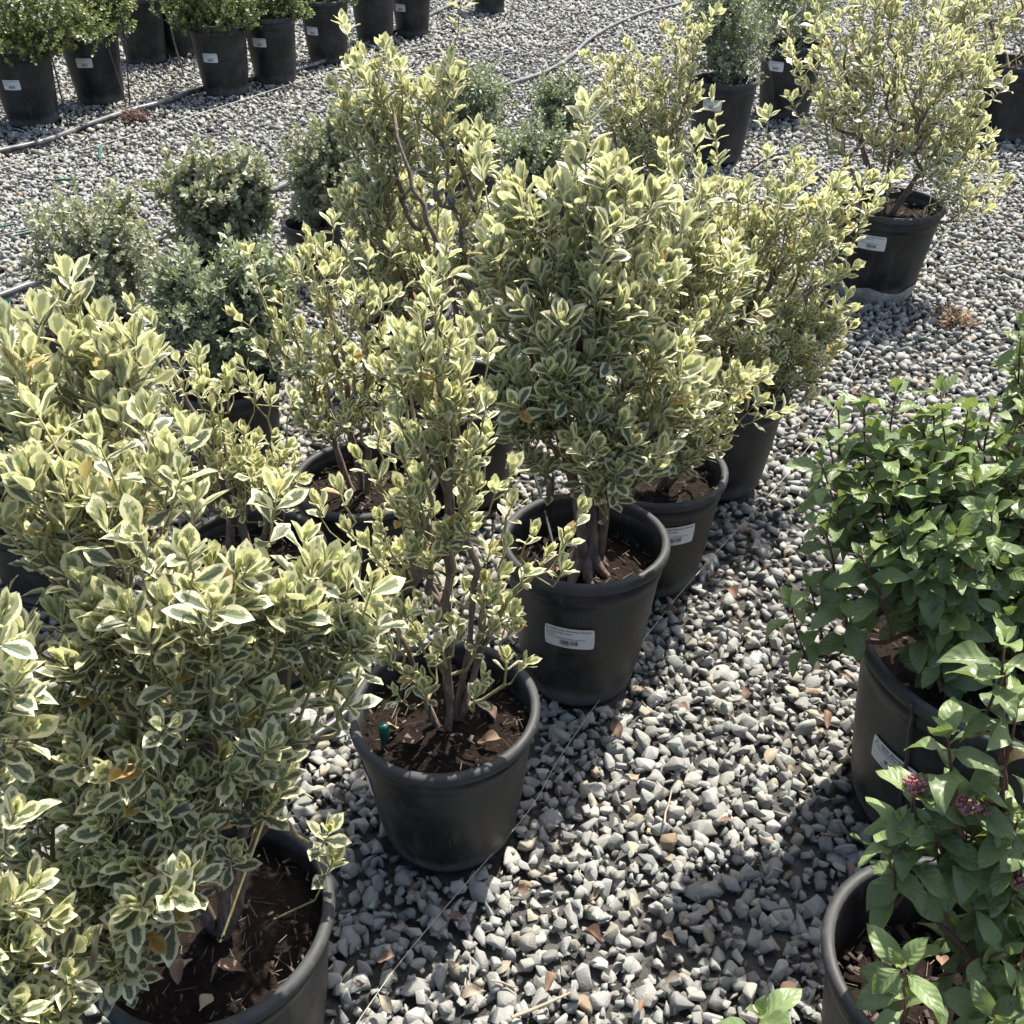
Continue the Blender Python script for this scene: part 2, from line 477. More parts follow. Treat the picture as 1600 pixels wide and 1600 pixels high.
def leaf_variants(kind, seed, lod=False):
    """list of (verts, faces, uv, tone) and the shared meshes made from them"""
    rng = np.random.default_rng(seed); out = []
    if kind == 'eu':
        for yl in range(5):                       # youth classes
            for k in range(5):
                V, Fc, UV = leaf_grid(EU_PROF, *((4, 2) if lod else (7, 4)), rng.uniform(0.05, 0.50), rng.uniform(-0.45, 0.45) + (0.30 if yl > 2 else -0.05), rng.uniform(0.2, 1.0), rng, rng.uniform(0.19, 0.275))
                tone = np.tile([yl / 4.0 * 0.95 + rng.uniform(0, .05), rng.uniform(0, 1), 0, 1], (len(V), 1))
                out.append((V, Fc, UV, tone))
        for k in range(2):                        # yellowed leaves
            V, Fc, UV = leaf_grid(EU_PROF, *((4, 2) if lod else (7, 4)), 0.5, -0.3, 0.6, rng, 0.24)
            out.append((V, Fc, UV, np.tile([0.2, rng.uniform(0, 1), 0.8, 1], (len(V), 1))))
        mat = M['eu']
    elif kind == 'vib':
        for yl in range(3):
            for k in range(5):
                V, Fc, UV = leaf_grid(VI_PROF, *((6, 4) if lod else (9, 6)), rng.uniform(0.15, 0.5), rng.uniform(-1.1, -0.25), rng.uniform(0.7, 1.8), rng, rng.uniform(0.205, 0.265))
                out.append((V, Fc, UV, np.tile([yl / 2.0 * 0.9, rng.uniform(0, 1), 0, 1], (len(V), 1))))
        for k in range(1):
            V, Fc, UV = leaf_grid(VI_PROF, *((6, 4) if lod else (9, 6)), 0.5, -0.6, 1.0, rng, 0.22)
            out.append((V, Fc, UV, np.tile([0.2, 0.5, 0.7, 1], (len(V), 1))))
        mat = M['vib']
    if lod: return out
    mesh = [np_mesh('leaf', V, Fc, mat, UV, T) for V, Fc, UV, T in out]
    return out, mesh
EU_VAR, EU_MESH = leaf_variants('eu', 3)
VI_VAR, VI_MESH = leaf_variants('vib', 4)
EU_LOW = leaf_variants('eu', 3, True)
VI_LOW = leaf_variants('vib', 4, True)

def unit(a): return a / np.maximum(np.linalg.norm(a, axis=-1, keepdims=True), 1e-9)

def shoot_leaves(P, D, Ls, table, size, rng, pairs_per=2, droop=0.0, drop=0.08, jit=0.35):
    """leaves in opposite pairs down each shoot. table rows: distance from tip (fraction of Ls), spread angle, size factor, youth"""
    N = len(P)
    a = np.tile([0.31, 0.22, 0.93], (N, 1)) + rng.normal(0, .2, (N, 3))
    U = unit(np.cross(D, a)); W = np.cross(D, U)
    pos, R, sc, yo = [], [], [], []
    ph0 = rng.uniform(0, 6.28, N)
    for k, (s, ang, sf, y) in enumerate(table):
        for side in range(pairs_per):
            ph = ph0 + k * (math.pi / 2 + 0.15) + side * 2 * math.pi / pairs_per + rng.normal(0, .18, N)
            an = np.radians(ang) + rng.normal(0, jit * 0.5, N)
            out = U * np.cos(ph)[:, None] + W * np.sin(ph)[:, None]
            ax = D * np.cos(an)[:, None] + out * np.sin(an)[:, None]
            ax[:, 2] -= droop * np.abs(np.sin(an)); ax = unit(ax)
            nr = D * np.sin(an)[:, None] - out * np.cos(an)[:, None] + rng.normal(0, jit * 0.75, (N, 3))
            nr = unit(nr - ax * (nr * ax).sum(1, keepdims=True))
            xx = np.cross(ax, nr)
            p = P - D * (s * Ls)[:, None]
            keep = rng.random(N) > (drop if k < 5 else drop + .28)
            pos.append(p[keep]); R.append(np.stack([xx, ax, nr], 2)[keep])
            sc.append((size * sf * rng.uniform(0.78, 1.15, N))[keep]); yo.append(np.clip(y + rng.normal(0, .14, N), 0, 1)[keep])
    return np.concatenate(pos), np.concatenate(R), np.concatenate(sc), np.concatenate(yo)

EU_TABLE = [(0.00, 7, 0.55, 1.0), (0.03, 18, 0.80, .95), (0.09, 31, 0.95, .8), (0.18, 44, 1.0, .55), (0.33, 53, 1.05, .3), (0.60, 57, 1.0, .15), (0.95, 60, .9, .05)]
EU_SPARSE = [(0.00, 7, 0.62, 1.0), (0.03, 18, 0.88, .95), (0.09, 31, 1.0, .85), (0.18, 45, 1.0, .6), (0.45, 54, .95, .4)]
VI_TABLE = [(0.00, 14, .45, 1.0), (0.06, 44, .80, .7), (0.28, 60, 1.0, .35), (0.55, 70, 1.05, .12), (0.85, 76, 1.0, .0)]

def merge_leaves(name, variants, idx, pos, R, sc, mat):
    Vs, Fs, Us, Ts = [], [], [], []; n = 0
    for vi in np.unique(idx):
        sel = np.where(idx == vi)[0]; V, Fc, UV, T = variants[vi]
        P = np.einsum('nij,vj->nvi', R[sel] * sc[sel][:, None, None], V) + pos[sel][:, None, :]
        k = len(V); m = len(sel)
        Vs.append(P.reshape(-1, 3)); Us.append(np.tile(UV, (m, 1))); Ts.append(np.tile(T, (m, 1)))
        Fs.append((Fc[None] + (np.arange(m) * k)[:, None, None]).reshape(-1, 4) + n); n += m * k
    return np_mesh(name, np.concatenate(Vs), np.concatenate(Fs), mat, np.concatenate(Us), np.concatenate(Ts))

# ------------------------------------------------------------------ branching skeleton
class Skeleton:
    def __init__(self): self.p = []; self.par = []; self.cnt = []; self.len = []; self.paths = []; self.minr = {}
    def add_path(self, pts, parent):
        ids = [parent] if parent is not None else []
        for q in pts:
            self.p.append(np.array(q, float)); self.par.append(parent if parent is not None else -1); self.cnt.append(0.0)
            self.len.append(0.0 if parent is None else self.len[parent] + float(np.linalg.norm(self.p[-1] - self.p[parent])))
            parent = len(self.p) - 1; ids.append(parent)
        self.paths.append(ids); return parent
    def near(self, q, lift=0.7, chain=0.12):
        P = np.array(self.p)
        d = np.linalg.norm(P - q, axis=1) + lift * np.maximum(0, P[:, 2] - q[2] + 0.03) + chain * np.array(self.len)
        return int(np.argmin(d))
    def count_tip(self, i):
        while i >= 0: self.cnt[i] += 1; i = self.par[i]
    def grow(self, tip, d, Ls, rng):
        q = tip - d * Ls
        k = self.near(q)
        a = self.p[k]; L = np.linalg.norm(q - a)
        mid1 = a + (q - a) * 0.4 + np.array([0, 0, -0.06 * L]) + rng.normal(0, .04 * L, 3)
        pts = ([mid1] if L > 0.05 else []) + [q, q + (tip - q) * 0.55 + rng.normal(0, .003, 3), tip]
        e = self.add_path(pts, k); self.count_tip(e)
    def mesh(self, name, rtip, rmax, greenlen, red=0.0, power=0.47, sides=6):
        acc = Acc()
        for ids in self.paths:
            if len(ids) < 2: continue
            pts = [Vector(self.p[i]) for i in ids]
            rad = [max(self.minr.get(i, 0), min(rmax, rtip * max(1.0, self.cnt[i]) ** power)) for i in ids]
            if self.par[ids[1]] >= 0 and len(rad) > 1: rad[0] = min(rad[0], rad[1] * 1.15)
            rad[-1] *= 0.75
            tn = []
            for i, r in zip(ids, rad):
                g = float(np.clip(1.35 - (r - rtip) / (greenlen * rtip), 0, 1))
                tn.append((g * (1 - red), random.random(), red, 1))
            if len(pts) > 4 and rad[0] > 2.5 * rtip:
                pts2 = smooth_path(pts, 3); x = np.linspace(0, 1, len(pts2)); xo = np.linspace(0, 1, len(pts))
                rad = np.interp(x, xo, rad) * (1 + 0.10 * np.sin(x * 40 + len(self.paths)))
                tn = [tn[min(int(q * (len(tn) - 1) + .5), len(tn) - 1)] for q in x]; pts = pts2
            acc.tube(pts, rad, sides if rad[0] > 2 * rtip else 4, tn, cap=True)
        return acc.mesh(name, M['bark'])

# ------------------------------------------------------------------ pots
def lathe(profile, n, wob=0.0, seed=0):
    """profile of (radius, z); returns verts, quads"""
    V = []; rr = random.Random(seed); p1 = rr.uniform(0, 6.28); p2 = rr.uniform(0, 6.28)
    for r, z in profile:
        for s in range(n):
            a = 2 * math.pi * s / n
            k = 1 + wob * (math.sin(2 * a + p1) + 0.4 * math.sin(3 * a + p2)) * (z / 0.3)
            V.append((r * k * math.cos(a), r * k * math.sin(a), z))
    m = len(profile)
    Fc = [(i * n + s, i * n + (s + 1) % n, (i + 1) * n + (s + 1) % n, (i + 1) * n + s) for i in range(m - 1) for s in range(n)]
    return np.array(V), np.array(Fc)

POT_CACHE = {}
def pot_radius(D, h, tap, z):
    """outer wall radius at height z"""
    R = D / 2 * 0.955
    return R * (tap + (1 - tap) * (max(z, 0.0) / h) ** 0.66)
def pot_meshes(D, h, tap, var):
    key = (round(D, 3), round(h, 3), tap, var)
    if key in POT_CACHE: return POT_CACHE[key]
    Rw = lambda z: pot_radius(D, h, tap, z)
    th = 0.0035; rl = D / 2
    body = [(0.001, 0.004), (Rw(0) * 0.55, 0.004), (Rw(0) * 0.80, 0.0), (Rw(0) - 0.014, 0.0), (Rw(0) - 0.006, 0.003), (Rw(0) , 0.011), (Rw(0.012) + .001, 0.022), (Rw(0.04), 0.04)]
    for q in np.linspace(0.15, 0.80, 7): body.append((Rw(q * h), q * h))
    body += [(Rw(.83 * h), .83 * h), (Rw(.835 * h) + .003, .838 * h), (Rw(.90 * h) + .003, .90 * h), (Rw(.905 * h), .907 * h), (Rw(.945 * h), .945 * h)]
    V, Fc = lathe(body, 56, 0.012, var)
    inner = [(Rw(.945 * h) , .945 * h), (Rw(.94 * h) - th, .94 * h)] + [(Rw(q * h) - th, q * h) for q in np.linspace(.85, .06, 6)] + [(0.001, 0.05 * h)]
    V2, F2 = lathe(inner, 56, 0.012, var)
    bm = np_mesh('pot', np.concatenate([V, V2]), np.concatenate([Fc, F2 + len(V)]), M['pot'])
    rim = [(Rw(.93 * h) - .001, .930 * h), (rl - .004, .934 * h), (rl, .942 * h), (rl + .0010, .962 * h), (rl + .0005, .985 * h), (rl - .004, .998 * h), (rl - .010, h), (rl - .0145, .994 * h), (rl - .0165, .975 * h), (Rw(.94 * h) - th - .001, .925 * h)]
    V, Fc = lathe(rim, 56, 0.012, var)
    rm = np_mesh('rim', V, Fc, M['rim'])
    POT_CACHE[key] = (bm, rm)
    return bm, rm

def soil_mesh(r, z, seed, bumpy=0.010):
    rr = 10; n = 36; V = [(0, 0, z)]; Fc = []
    for i in range(1, rr + 1):
        for s in range(n):
            a = 2 * math.pi * s / n; q = r * i / rr
            x, y = q * math.cos(a), q * math.sin(a)
            V.append((x, y, z + bumpy * (noise.noise(Vector((x * 16, y * 16, seed))) + 0.6 * noise.noise(Vector((x * 45, y * 45, seed)))) + 0.012 * (1 - i / rr)))
    for i in range(1, rr):
        for s in range(n):
            a = 1 + (i - 1) * n; b = 1 + i * n
            Fc.append((a + s, b + s, b + (s + 1) % n, a + (s + 1) % n))
    for s in range(0, n, 2):
        Fc.append((0, 1 + s, 1 + (s + 1) % n, 1 + (s + 2) % n))
    return np_mesh('soil', np.array(V), np.array(Fc), M['soil'])

def debris_mesh(r, z, count, seed, big=False):
    """bark chips, needles and rootlets lying on the soil"""
    rng = np.random.default_rng(seed); acc = Acc()
    for i in range(count):
        q = r * math.sqrt(rng.random()) * 0.97; a = rng.uniform(0, 6.28); b = rng.uniform(0, 6.28)
        c = np.array([q * math.cos(a), q * math.sin(a), z + 0.008 + rng.uniform(0, .006)])
        if rng.random() < 0.55:   # thin rootlet or needle
            L = rng.uniform(.008, .032); d = np.array([math.cos(b), math.sin(b), rng.uniform(-.2, .35)])
            col = [rng.uniform(.05, .20)] * 3; col = np.array(col) * [1, .84, .66]
            acc.tube([c - d * L / 2, c + d * L / 2], [.0007, .0005], 4, [(*col, 1)] * 2)
        else:
            L = rng.uniform(.004, .013) * (2.0 if big else 1); w = L * rng.uniform(.3, .6); t = .002
            d = np.array([math.cos(b), math.sin(b), rng.uniform(-.25, .25)]); e = np.array([-math.sin(b), math.cos(b), rng.uniform(-.25, .25)])
            k = rng.uniform(.02, .12); col = (k, k * .78, k * .60, 1)
            up = np.array([0, 0, t])
            v = [c - d * L / 2 - e * w / 2, c + d * L / 2 - e * w * .3, c + d * L / 2 + e * w / 2, c - d * L / 2 + e * w * .4]
            v = v + [x + up for x in v]
            acc.add(v, [(3, 2, 1, 0), (4, 5, 6, 7), (0, 1, 5, 4), (1, 2, 6, 5), (2, 3, 7, 6), (3, 0, 4, 7)], col)
    return acc.mesh('debris', M['chip'], smooth=False)

# curled dry leaf shapes, shared by all fallen leaves
def dry_leaf_mesh(seed):
    rng = np.random.default_rng(seed)
    V, Fc, UV = leaf_grid(EU_PROF if seed % 2 else VI_PROF, 8, 4, rng.uniform(.2, 1.1), rng.uniform(-1.6, 1.4), 1.2, rng, rng.uniform(.20, .30))
    V[:, 2] += 0.05 * np.sin(V[:, 1] * 7 + seed)
    V[:, 2] -= V[:, 2].min()
    c = np.array([(.19, .125, .085), (.27, .21, .145), (.13, .085, .065), (.32, .27, .20), (.20, .12, .085), (.17, .14, .11)][seed % 6]) * rng.uniform(.8, 1.1)
    tone = np.tile([*c, 1], (len(V), 1))
    V2 = V.copy(); V2[:, 2] += 0.012
    # two skins so the leaf has thickness
    Fa = np.concatenate([Fc[:, ::-1], Fc + len(V)])
    return np_mesh('dry_leaf', np.concatenate([V, V2]), Fa, M['chip'], tone=np.concatenate([tone, tone * [1.1, 1.1, 1.1, 1]]))
DRY = [dry_leaf_mesh(s) for s in range(8)]

# ------------------------------------------------------------------ paper labels with print, wrapped round the pot
def text_mesh(s, size, x, y, bold=0.0):
    cu = bpy.data.curves.new('print', 'FONT'); cu.body = s; cu.size = size; cu.resolution_u = 1; cu.offset = bold
    o = bpy.data.objects.new('print', cu); COL.objects.link(o)
    dg = bpy.context.evaluated_depsgraph_get()
    me = bpy.data.meshes.new_from_object(o.evaluated_get(dg))
    v = np.array([(p.co.x + x, p.co.y + y) for p in me.vertices]); me.calc_loop_triangles()
    f = np.array([tuple(t.vertices) for t in me.loop_triangles])
    bpy.data.objects.remove(o); bpy.data.curves.remove(cu); bpy.data.meshes.remove(me)
    return v, f
def bars(x0, x1, y0, y1, seed):
    rr = random.Random(seed); v = []; f = []; x = x0
    while x < x1:
        w = rr.choice([.0006, .0009, .0013])
        k = len(v); v += [(x, y0), (x + w, y0), (x + w, y1), (x, y1)]; f += [(k, k + 1, k + 2), (k, k + 2, k + 3)]
        x += w + rr.choice([.0006, .0008, .0013])
    return np.array(v), np.array(f)
def join2(parts):
    V = []; Fc = []; n = 0
    for v, f in parts:
        if len(v) == 0: continue
        V.append(v); Fc.append(f + n); n += len(v)
    return np.concatenate(V), np.concatenate(Fc)
LW, LH = 0.100, 0.054
PRINT_A = join2([text_mesh('Devil Mountain Wholesale Nursery', .0062, -.046, .0185, .00012), text_mesh('Euonymus Silver King', .0058, -.046, .0110, .00010),
                 text_mesh('Size #10', .0054, -.046, .0042, .0001), text_mesh('Grown by: Burgess Hill Growers, Inc.', .0052, -.046, -.0034, .00008),
                 bars(-.018, .018, -.0185, -.0065, 1), text_mesh('0017887', .0042, -.013, -.0232)])
PRINT_B = join2([text_mesh('DEVIL MOUNTAIN', .0082, -.028, .0168, .0002), text_mesh('WHOLESALE NURSERY', .0066, -.028, .0098, .00016),
                 text_mesh("Viburnum tinus Spring Bouquet", .0050, -.036, .0032, .00006), text_mesh('Size #15', .0046, -.044, -.0095),
                 bars(-.016, .034, -.0150, -.0035, 2), text_mesh('devilmountainnursery.com', .0044, -.024, -.0215, .00008)])
LOGO_B = join2([(np.array([(-.045, .010), (-.0425, .010), (-.038, .020), (-.040, .022)]), np.array([(0, 1, 2), (0, 2, 3)])),
                (np.array([(-.038, .022), (-.036, .020), (-.031, .010), (-.0335, .010)]), np.array([(0, 1, 2), (0, 2, 3)])),
                (np.array([(-.046, .0065), (-.031, .0080), (-.031, .0090), (-.046, .0080)]), np.array([(0, 1, 2), (0, 2, 3)]))])

def add_label(root, D, h, tap, px, py, base, kind='A', scale=1.0, tilt=0.0):
    """paper label glued to the pot wall where the photograph shows it"""
    best = None
    for z in np.linspace(.15 * h, .82 * h, 50):
        r = pot_radius(D, h, tap, z)
        for a in np.linspace(-math.pi, 0, 121):
            p = (base.x + r * math.cos(a), base.y + r * math.sin(a), z)
            X, Y, _ = proj(p); e = (X[0] - px) ** 2 + (Y[0] - py) ** 2
            if best is None or e < best[0]: best = (e, a, z)
    _, a0, z0 = best
    ca, sa = math.cos(tilt), math.sin(tilt)
    def wrap(x, y, lift):
        x, y = x * scale, y * scale
        x, y = x * ca - y * sa, x * sa + y * ca
        z = z0 + y; r = pot_radius(D, h, tap, z) * 1.006 + lift; a = a0 + x / r
        return (r * math.cos(a), r * math.sin(a), z)
    n, m = 12, 4; V = []; rc = .003
    for lift in (0.0006, 0.0012):
        for j in range(m + 1):
            for i in range(n + 1):
                x = -LW / 2 + LW * i / n; y = -LH / 2 + LH * j / m
                if i in (0, n) and j in (0, m): x *= .97; y *= .96
                V.append(wrap(x, y, lift))
    q = (n + 1) * (m + 1); Fc = []
    for j in range(m):
        for i in range(n):
            a = j * (n + 1) + i
            Fc.append((q + a, q + a + 1, q + a + n + 2, q + a + n + 1)); Fc.append((a + n + 1, a + n + 2, a + 1, a))
    lab = obj('label', np_mesh('label', np.array(V), np.array(Fc), M['label']), root)
    pv, pf = PRINT_A if kind == 'A' else PRINT_B
    obj('print', np_mesh('print', np.array([wrap(x, y, .0016) for x, y in pv]), pf, M['ink'], smooth=False), lab)
    if kind == 'B':
        pv, pf = LOGO_B
        obj('logo', np_mesh('logo', np.array([wrap(x, y, .0016) for x, y in pv]), pf, M['logo'], smooth=False), lab)
    return lab

# ------------------------------------------------------------------ every potted plant, as read off the photograph
G_EU = 'variegated shrubs in black pots'
G_SM = 'low fine-leaved shrubs in small pots'
G_HE = 'hedge shrubs in tall black pots'
SPEC = []
def plant(**k): SPEC.append(k)

# blobs: (px, py, radius x px, radius y px, depth offset m, shoots);  tips: (px, py, depth offset)
plant(kind='eu', label='large variegated shrub with tall pale shoots and broad leaves, soil showing in its scuffed pot', rim=(325, 1425), D=.345, h=.30, tap=.74, leaf=.048, Ls=.075, seed=1,
      blobs=[(215, 780, 100, 90, .14, 20), (80, 820, 100, 90, .14, 18), (270, 950, 130, 110, .02, 24), (90, 1000, 110, 90, .02, 17), (440, 950, 100, 75, .06, 18), (180, 1130, 180, 100, -.02, 34),
             (370, 1110, 100, 100, .02, 22), (60, 1200, 110, 110, 0, 16), (330, 1250, 110, 80, 0, 16), (200, 1290, 130, 80, -.08, 20), (60, 1370, 90, 70, -.06, 12), (210, 1410, 90, 70, -.12, 14), (150, 1500, 60, 50, -.14, 9), (530, 1020, 60, 60, .05, 7), (110, 740, 80, 50, .2, 9), (260, 1400, 60, 50, -.14, 8), (120, 1440, 80, 60, -.14, 9), (430, 1240, 50, 40, .03, 5), (115, 570, 55, 80, .32, 9), (35, 640, 50, 60, .24, 9), (195, 610, 45, 70, .27, 7)],
      tips=[(105, 430, .36), (95, 470, .36), (122, 500, .35), (160, 500, .33), (140, 560, .3), (210, 530, .28), (190, 570, .28), (25, 575, .25), (75, 600, .25), (40, 640, .22), (55, 690, .2), (205, 600, .27), (170, 640, .25), (545, 905, .06), (590, 960, .06), (575, 1000, .06), (545, 1090, .04), (270, 1440, -.12), (440, 1210, .02), (512, 1300, .05), (520, 1345, .04)],
      stems=[[(330, 1400, 0), (330, 1300, 0), (220, 1050, .02), (175, 850, .1), (152, 690, .22), (150, 610, .27)], [(320, 1400, 0), (400, 1180, .02), (420, 1080, .03)], [(310, 1400, 0), (230, 1300, -.08), (200, 1400, -.12)], [(325, 1400, 0), (490, 1060, .04)], [(330, 1400, 0), (420, 1290, .03), (478, 1318, .04)]], rmax=.011, old=.34)
plant(kind='eu', label='sparse yellow variegated shrub with bare upright stems in pot with green stake', rim=(694, 1100), D=.324, h=.31, tap=.72, leaf=.037, Ls=.05, seed=2, sparse=True,
      blobs=[(680, 590, 80, 80, 0, 26), (710, 680, 70, 50, 0, 12), (620, 900, 55, 70, .02, 8), (720, 720, 60, 60, 0, 9), (650, 1010, 60, 60, 0, 8), (770, 960, 50, 60, 0, 6), (690, 800, 95, 70, 0, 12), (700, 930, 80, 60, 0, 8), (640, 820, 60, 60, 0, 6)],
      tips=[(640, 545, 0), (690, 515, 0), (655, 590, 0), (725, 560, .03), (750, 620, .02), (620, 650, 0), (600, 690, .02), (630, 715, -.03), (700, 660, -.03), (760, 680, .02), (690, 700, 0), (740, 700, -.03), (560, 715, .02), (590, 745, 0),
            (775, 765, 0), (800, 735, .03), (655, 780, -.04), (530, 765, .02), (655, 860, -.04), (700, 845, -.02), (545, 830, .04), (575, 850, .02), (905, 800, .02), (885, 845, 0), (830, 835, 0), (880, 890, -.03), (855, 865, .03), (820, 895, -.02), (790, 855, .02),
            (770, 925, -.02), (800, 960, -.03), (770, 980, -.04), (820, 1035, -.05), (790, 1030, -.02), (690, 1010, -.05), (745, 1005, 0), (640, 1055, -.05), (620, 1085, -.07), (665, 1080, -.07), (755, 1060, -.06), (745, 1085, -.07), (605, 940, 0), (560, 905, .04), (595, 870, .02), (500, 790, .06), (625, 960, -.03), (720, 770, .03), (650, 740, .03), (800, 790, .04)],
      stems=[[(697, 1120, 0), (695, 1000, 0), (703, 850, 0), (690, 730, 0), (668, 640, 0)], [(712, 1115, 0), (733, 960, .01), (735, 850, .01), (722, 730, .02), (715, 630, .02)], [(690, 1110, 0), (625, 1000, .02), (570, 920, .03)], [(715, 1110, 0), (780, 960, 0), (850, 880, 0)]], rmax=.0078, old=.0, labelpx=(570, 1198), stake=(597, 1150))
plant(kind='eu', label='grey-green variegated shrub on gnarled trunk in pot with full printed label', rim=(914, 838), D=.328, h=.37, tap=.68, leaf=.054, Ls=.08, seed=3,
      blobs=[(925, 320, 55, 60, .06, 7), (830, 400, 80, 60, .06, 12), (935, 420, 90, 70, .04, 13), (1010, 440, 60, 70, .05, 10), (890, 500, 140, 75, .0, 24), (850, 590, 110, 70, -.02, 19), (1000, 570, 110, 80, .0, 22), (890, 660, 110, 60, -.04, 17), (970, 710, 90, 55, -.06, 15), (795, 480, 60, 100, .04, 14), (820, 330, 45, 50, .08, 7), (980, 330, 40, 50, .08, 6), (1050, 650, 50, 40, -.03, 7), (800, 640, 50, 50, -.02, 7)],
      tips=[(915, 235, .08), (945, 270, .06), (880, 300, .06), (1005, 735, -.06), (850, 735, -.05), (1030, 640, 0)],
      stems=[[(925, 890, 0), (925, 800, 0), (915, 690, 0), (905, 540, .02), (915, 400, .04)], [(935, 890, 0), (945, 790, .0), (960, 690, 0), (985, 580, 0)], [(920, 885, 0), (900, 780, -.02), (870, 640, 0), (850, 520, .02)]], rmax=.016, old=.35, labelpx=(888, 997), soil=.085, roots=True)
plant(kind='eu', label='variegated shrub in narrow pot with label, between gnarled-trunk shrub and yellow shrub', rim=(1025, 728), D=.33, h=.31, tap=.70, leaf=.046, Ls=.08, seed=4,
      blobs=[(1050, 330, 60, 80, .06, 12), (1030, 430, 80, 80, .02, 22), (1080, 520, 110, 90, 0, 32), (1100, 610, 110, 70, -.02, 30), (1060, 680, 90, 40, -.05, 18), (1000, 480, 60, 80, .0, 12), (1010, 620, 60, 50, -.04, 10), (1120, 430, 50, 70, .04, 10)],
      tips=[(1040, 235, .08), (1060, 270, .06), (1030, 300, .06)], old=.15, labelpx=(1052, 838))
plant(kind='eu', label='broad yellow variegated shrub with two thin shoots rising above it', rim=(1135, 602), D=.33, h=.30, tap=.72, leaf=.041, Ls=.07, seed=5,
      blobs=[(1215, 330, 100, 70, .05, 28), (1130, 410, 90, 90, .02, 30), (1250, 400, 90, 90, .02, 34), (1190, 510, 130, 90, 0, 58), (1260, 540, 60, 70, 0, 24), (1120, 560, 110, 90, -.03, 40), (1180, 610, 90, 50, -.05, 18), (1140, 645, 80, 30, -.09, 12), (1320, 330, 40, 50, .05, 8), (1225, 345, 40, 60, -.02, 8), (1090, 330, 40, 60, .05, 7), (1290, 500, 35, 60, 0, 8), (1080, 480, 60, 70, .02, 10)],
      tips=[(1112, 150, .06), (1115, 205, .06), (1118, 250, .06), (1198, 180, .05), (1200, 240, .05), (1170, 290, .05), (1310, 285, .04), (1300, 560, 0), (1310, 490, 0), (1345, 350, .05), (1265, 260, .05)], old=.0)
plant(kind='eu', label='spreading variegated shrub in wide black pot with pale mud crust round its foot', rim=(1388, 314), D=.41, h=.35, tap=.72, leaf=.050, Ls=.08, seed=6,
      blobs=[(1340, 60, 100, 80, .1, 34), (1440, 50, 110, 90, .1, 36), (1380, 150, 140, 80, .0, 46), (1480, 170, 90, 90, .0, 32), (1500, 270, 75, 80, -.05, 30), (1420, 230, 90, 60, -.05, 14), (1320, 120, 60, 70, 0, 10), (1520, 345, 30, 30, -.05, 6)],
      tips=[(1235, 75, .05), (1250, 110, .05), (1280, 140, .03), (1300, 170, 0), (1550, 210, 0), (1560, 300, -.05), (1390, 290, -.12), (1340, 290, -.1)],
      stems=[[(1385, 300, 0), (1350, 240, 0), (1330, 160, .02), (1320, 80, .05)], [(1390, 300, 0), (1395, 200, 0), (1400, 60, .05)], [(1395, 300, 0), (1460, 235, -.03), (1500, 200, -.03)]], rmax=.013, old=.2, labelpx=(1362, 379), crust=True)
plant(kind='eu', label='variegated shrub in labelled pot beyond the mud-crusted pot', rim=(1588, 95), D=.43, h=.40, tap=.75, leaf=.050, Ls=.08, seed=7,
      blobs=[(1535, 15, 75, 60, 0, 44), (1620, 0, 90, 70, 0, 36), (1490, -10, 60, 50, .05, 24), (1590, -80, 100, 60, 0, 20)], old=.3, labelpx=(1554, 129))
plant(kind='eu', label='young many-stemmed variegated shrub between large broad-leaved shrub and blue-green shrub', rim=(385, 862), D=.33, h=.30, tap=.72, leaf=.038, Ls=.05, seed=8, sparse=True,
      blobs=[(300, 640, 70, 60, .03, 14), (330, 720, 80, 60, 0, 20), (390, 700, 70, 60, 0, 16), (380, 770, 80, 50, -.02, 16), (290, 770, 50, 50, 0, 8), (430, 760, 30, 60, 0, 6)],
      tips=[(205, 480, .08), (235, 500, .08), (190, 530, .08), (245, 540, .06), (275, 560, .05), (310, 580, .04), (325, 595, .04), (250, 590, .05), (395, 600, .03), (355, 610, .03), (240, 650, .04), (265, 690, .02), (450, 790, 0), (460, 720, 0)],
      stems=[[(370, 880, 0), (345, 760, 0), (300, 640, .03), (250, 540, .06)], [(385, 880, 0), (390, 780, 0), (380, 680, 0)], [(378, 880, 0), (365, 760, 0), (340, 650, .02)]], rmax=.009, old=.08)
plant(kind='eu', label='upright yellow variegated shrub in pot with brown leaves on its soil', rim=(570, 742), D=.335, h=.30, tap=.72, leaf=.042, Ls=.06, seed=9, sparse=True,
      blobs=[(520, 470, 60, 70, .03, 16), (560, 560, 80, 70, 0, 20), (470, 560, 60, 60, .02, 12), (520, 640, 80, 50, 0, 16), (600, 640, 50, 50, 0, 8)],
      tips=[(520, 345, .06), (505, 385, .05), (545, 375, .05), (480, 400, .05), (385, 395, .1), (400, 440, .08), (430, 500, .06), (380, 570, .05), (410, 545, .05), (460, 430, .05), (620, 520, .03), (380, 600, .04), (440, 470, .05), (575, 400, .05)],
      stems=[[(560, 750, 0), (545, 650, 0), (520, 520, .02), (515, 410, .05)], [(570, 750, 0), (575, 640, 0), (570, 540, .0)], [(552, 750, 0), (500, 640, .02), (440, 540, .04), (405, 450, .07)]], rmax=.009, old=.08, dripring=True)
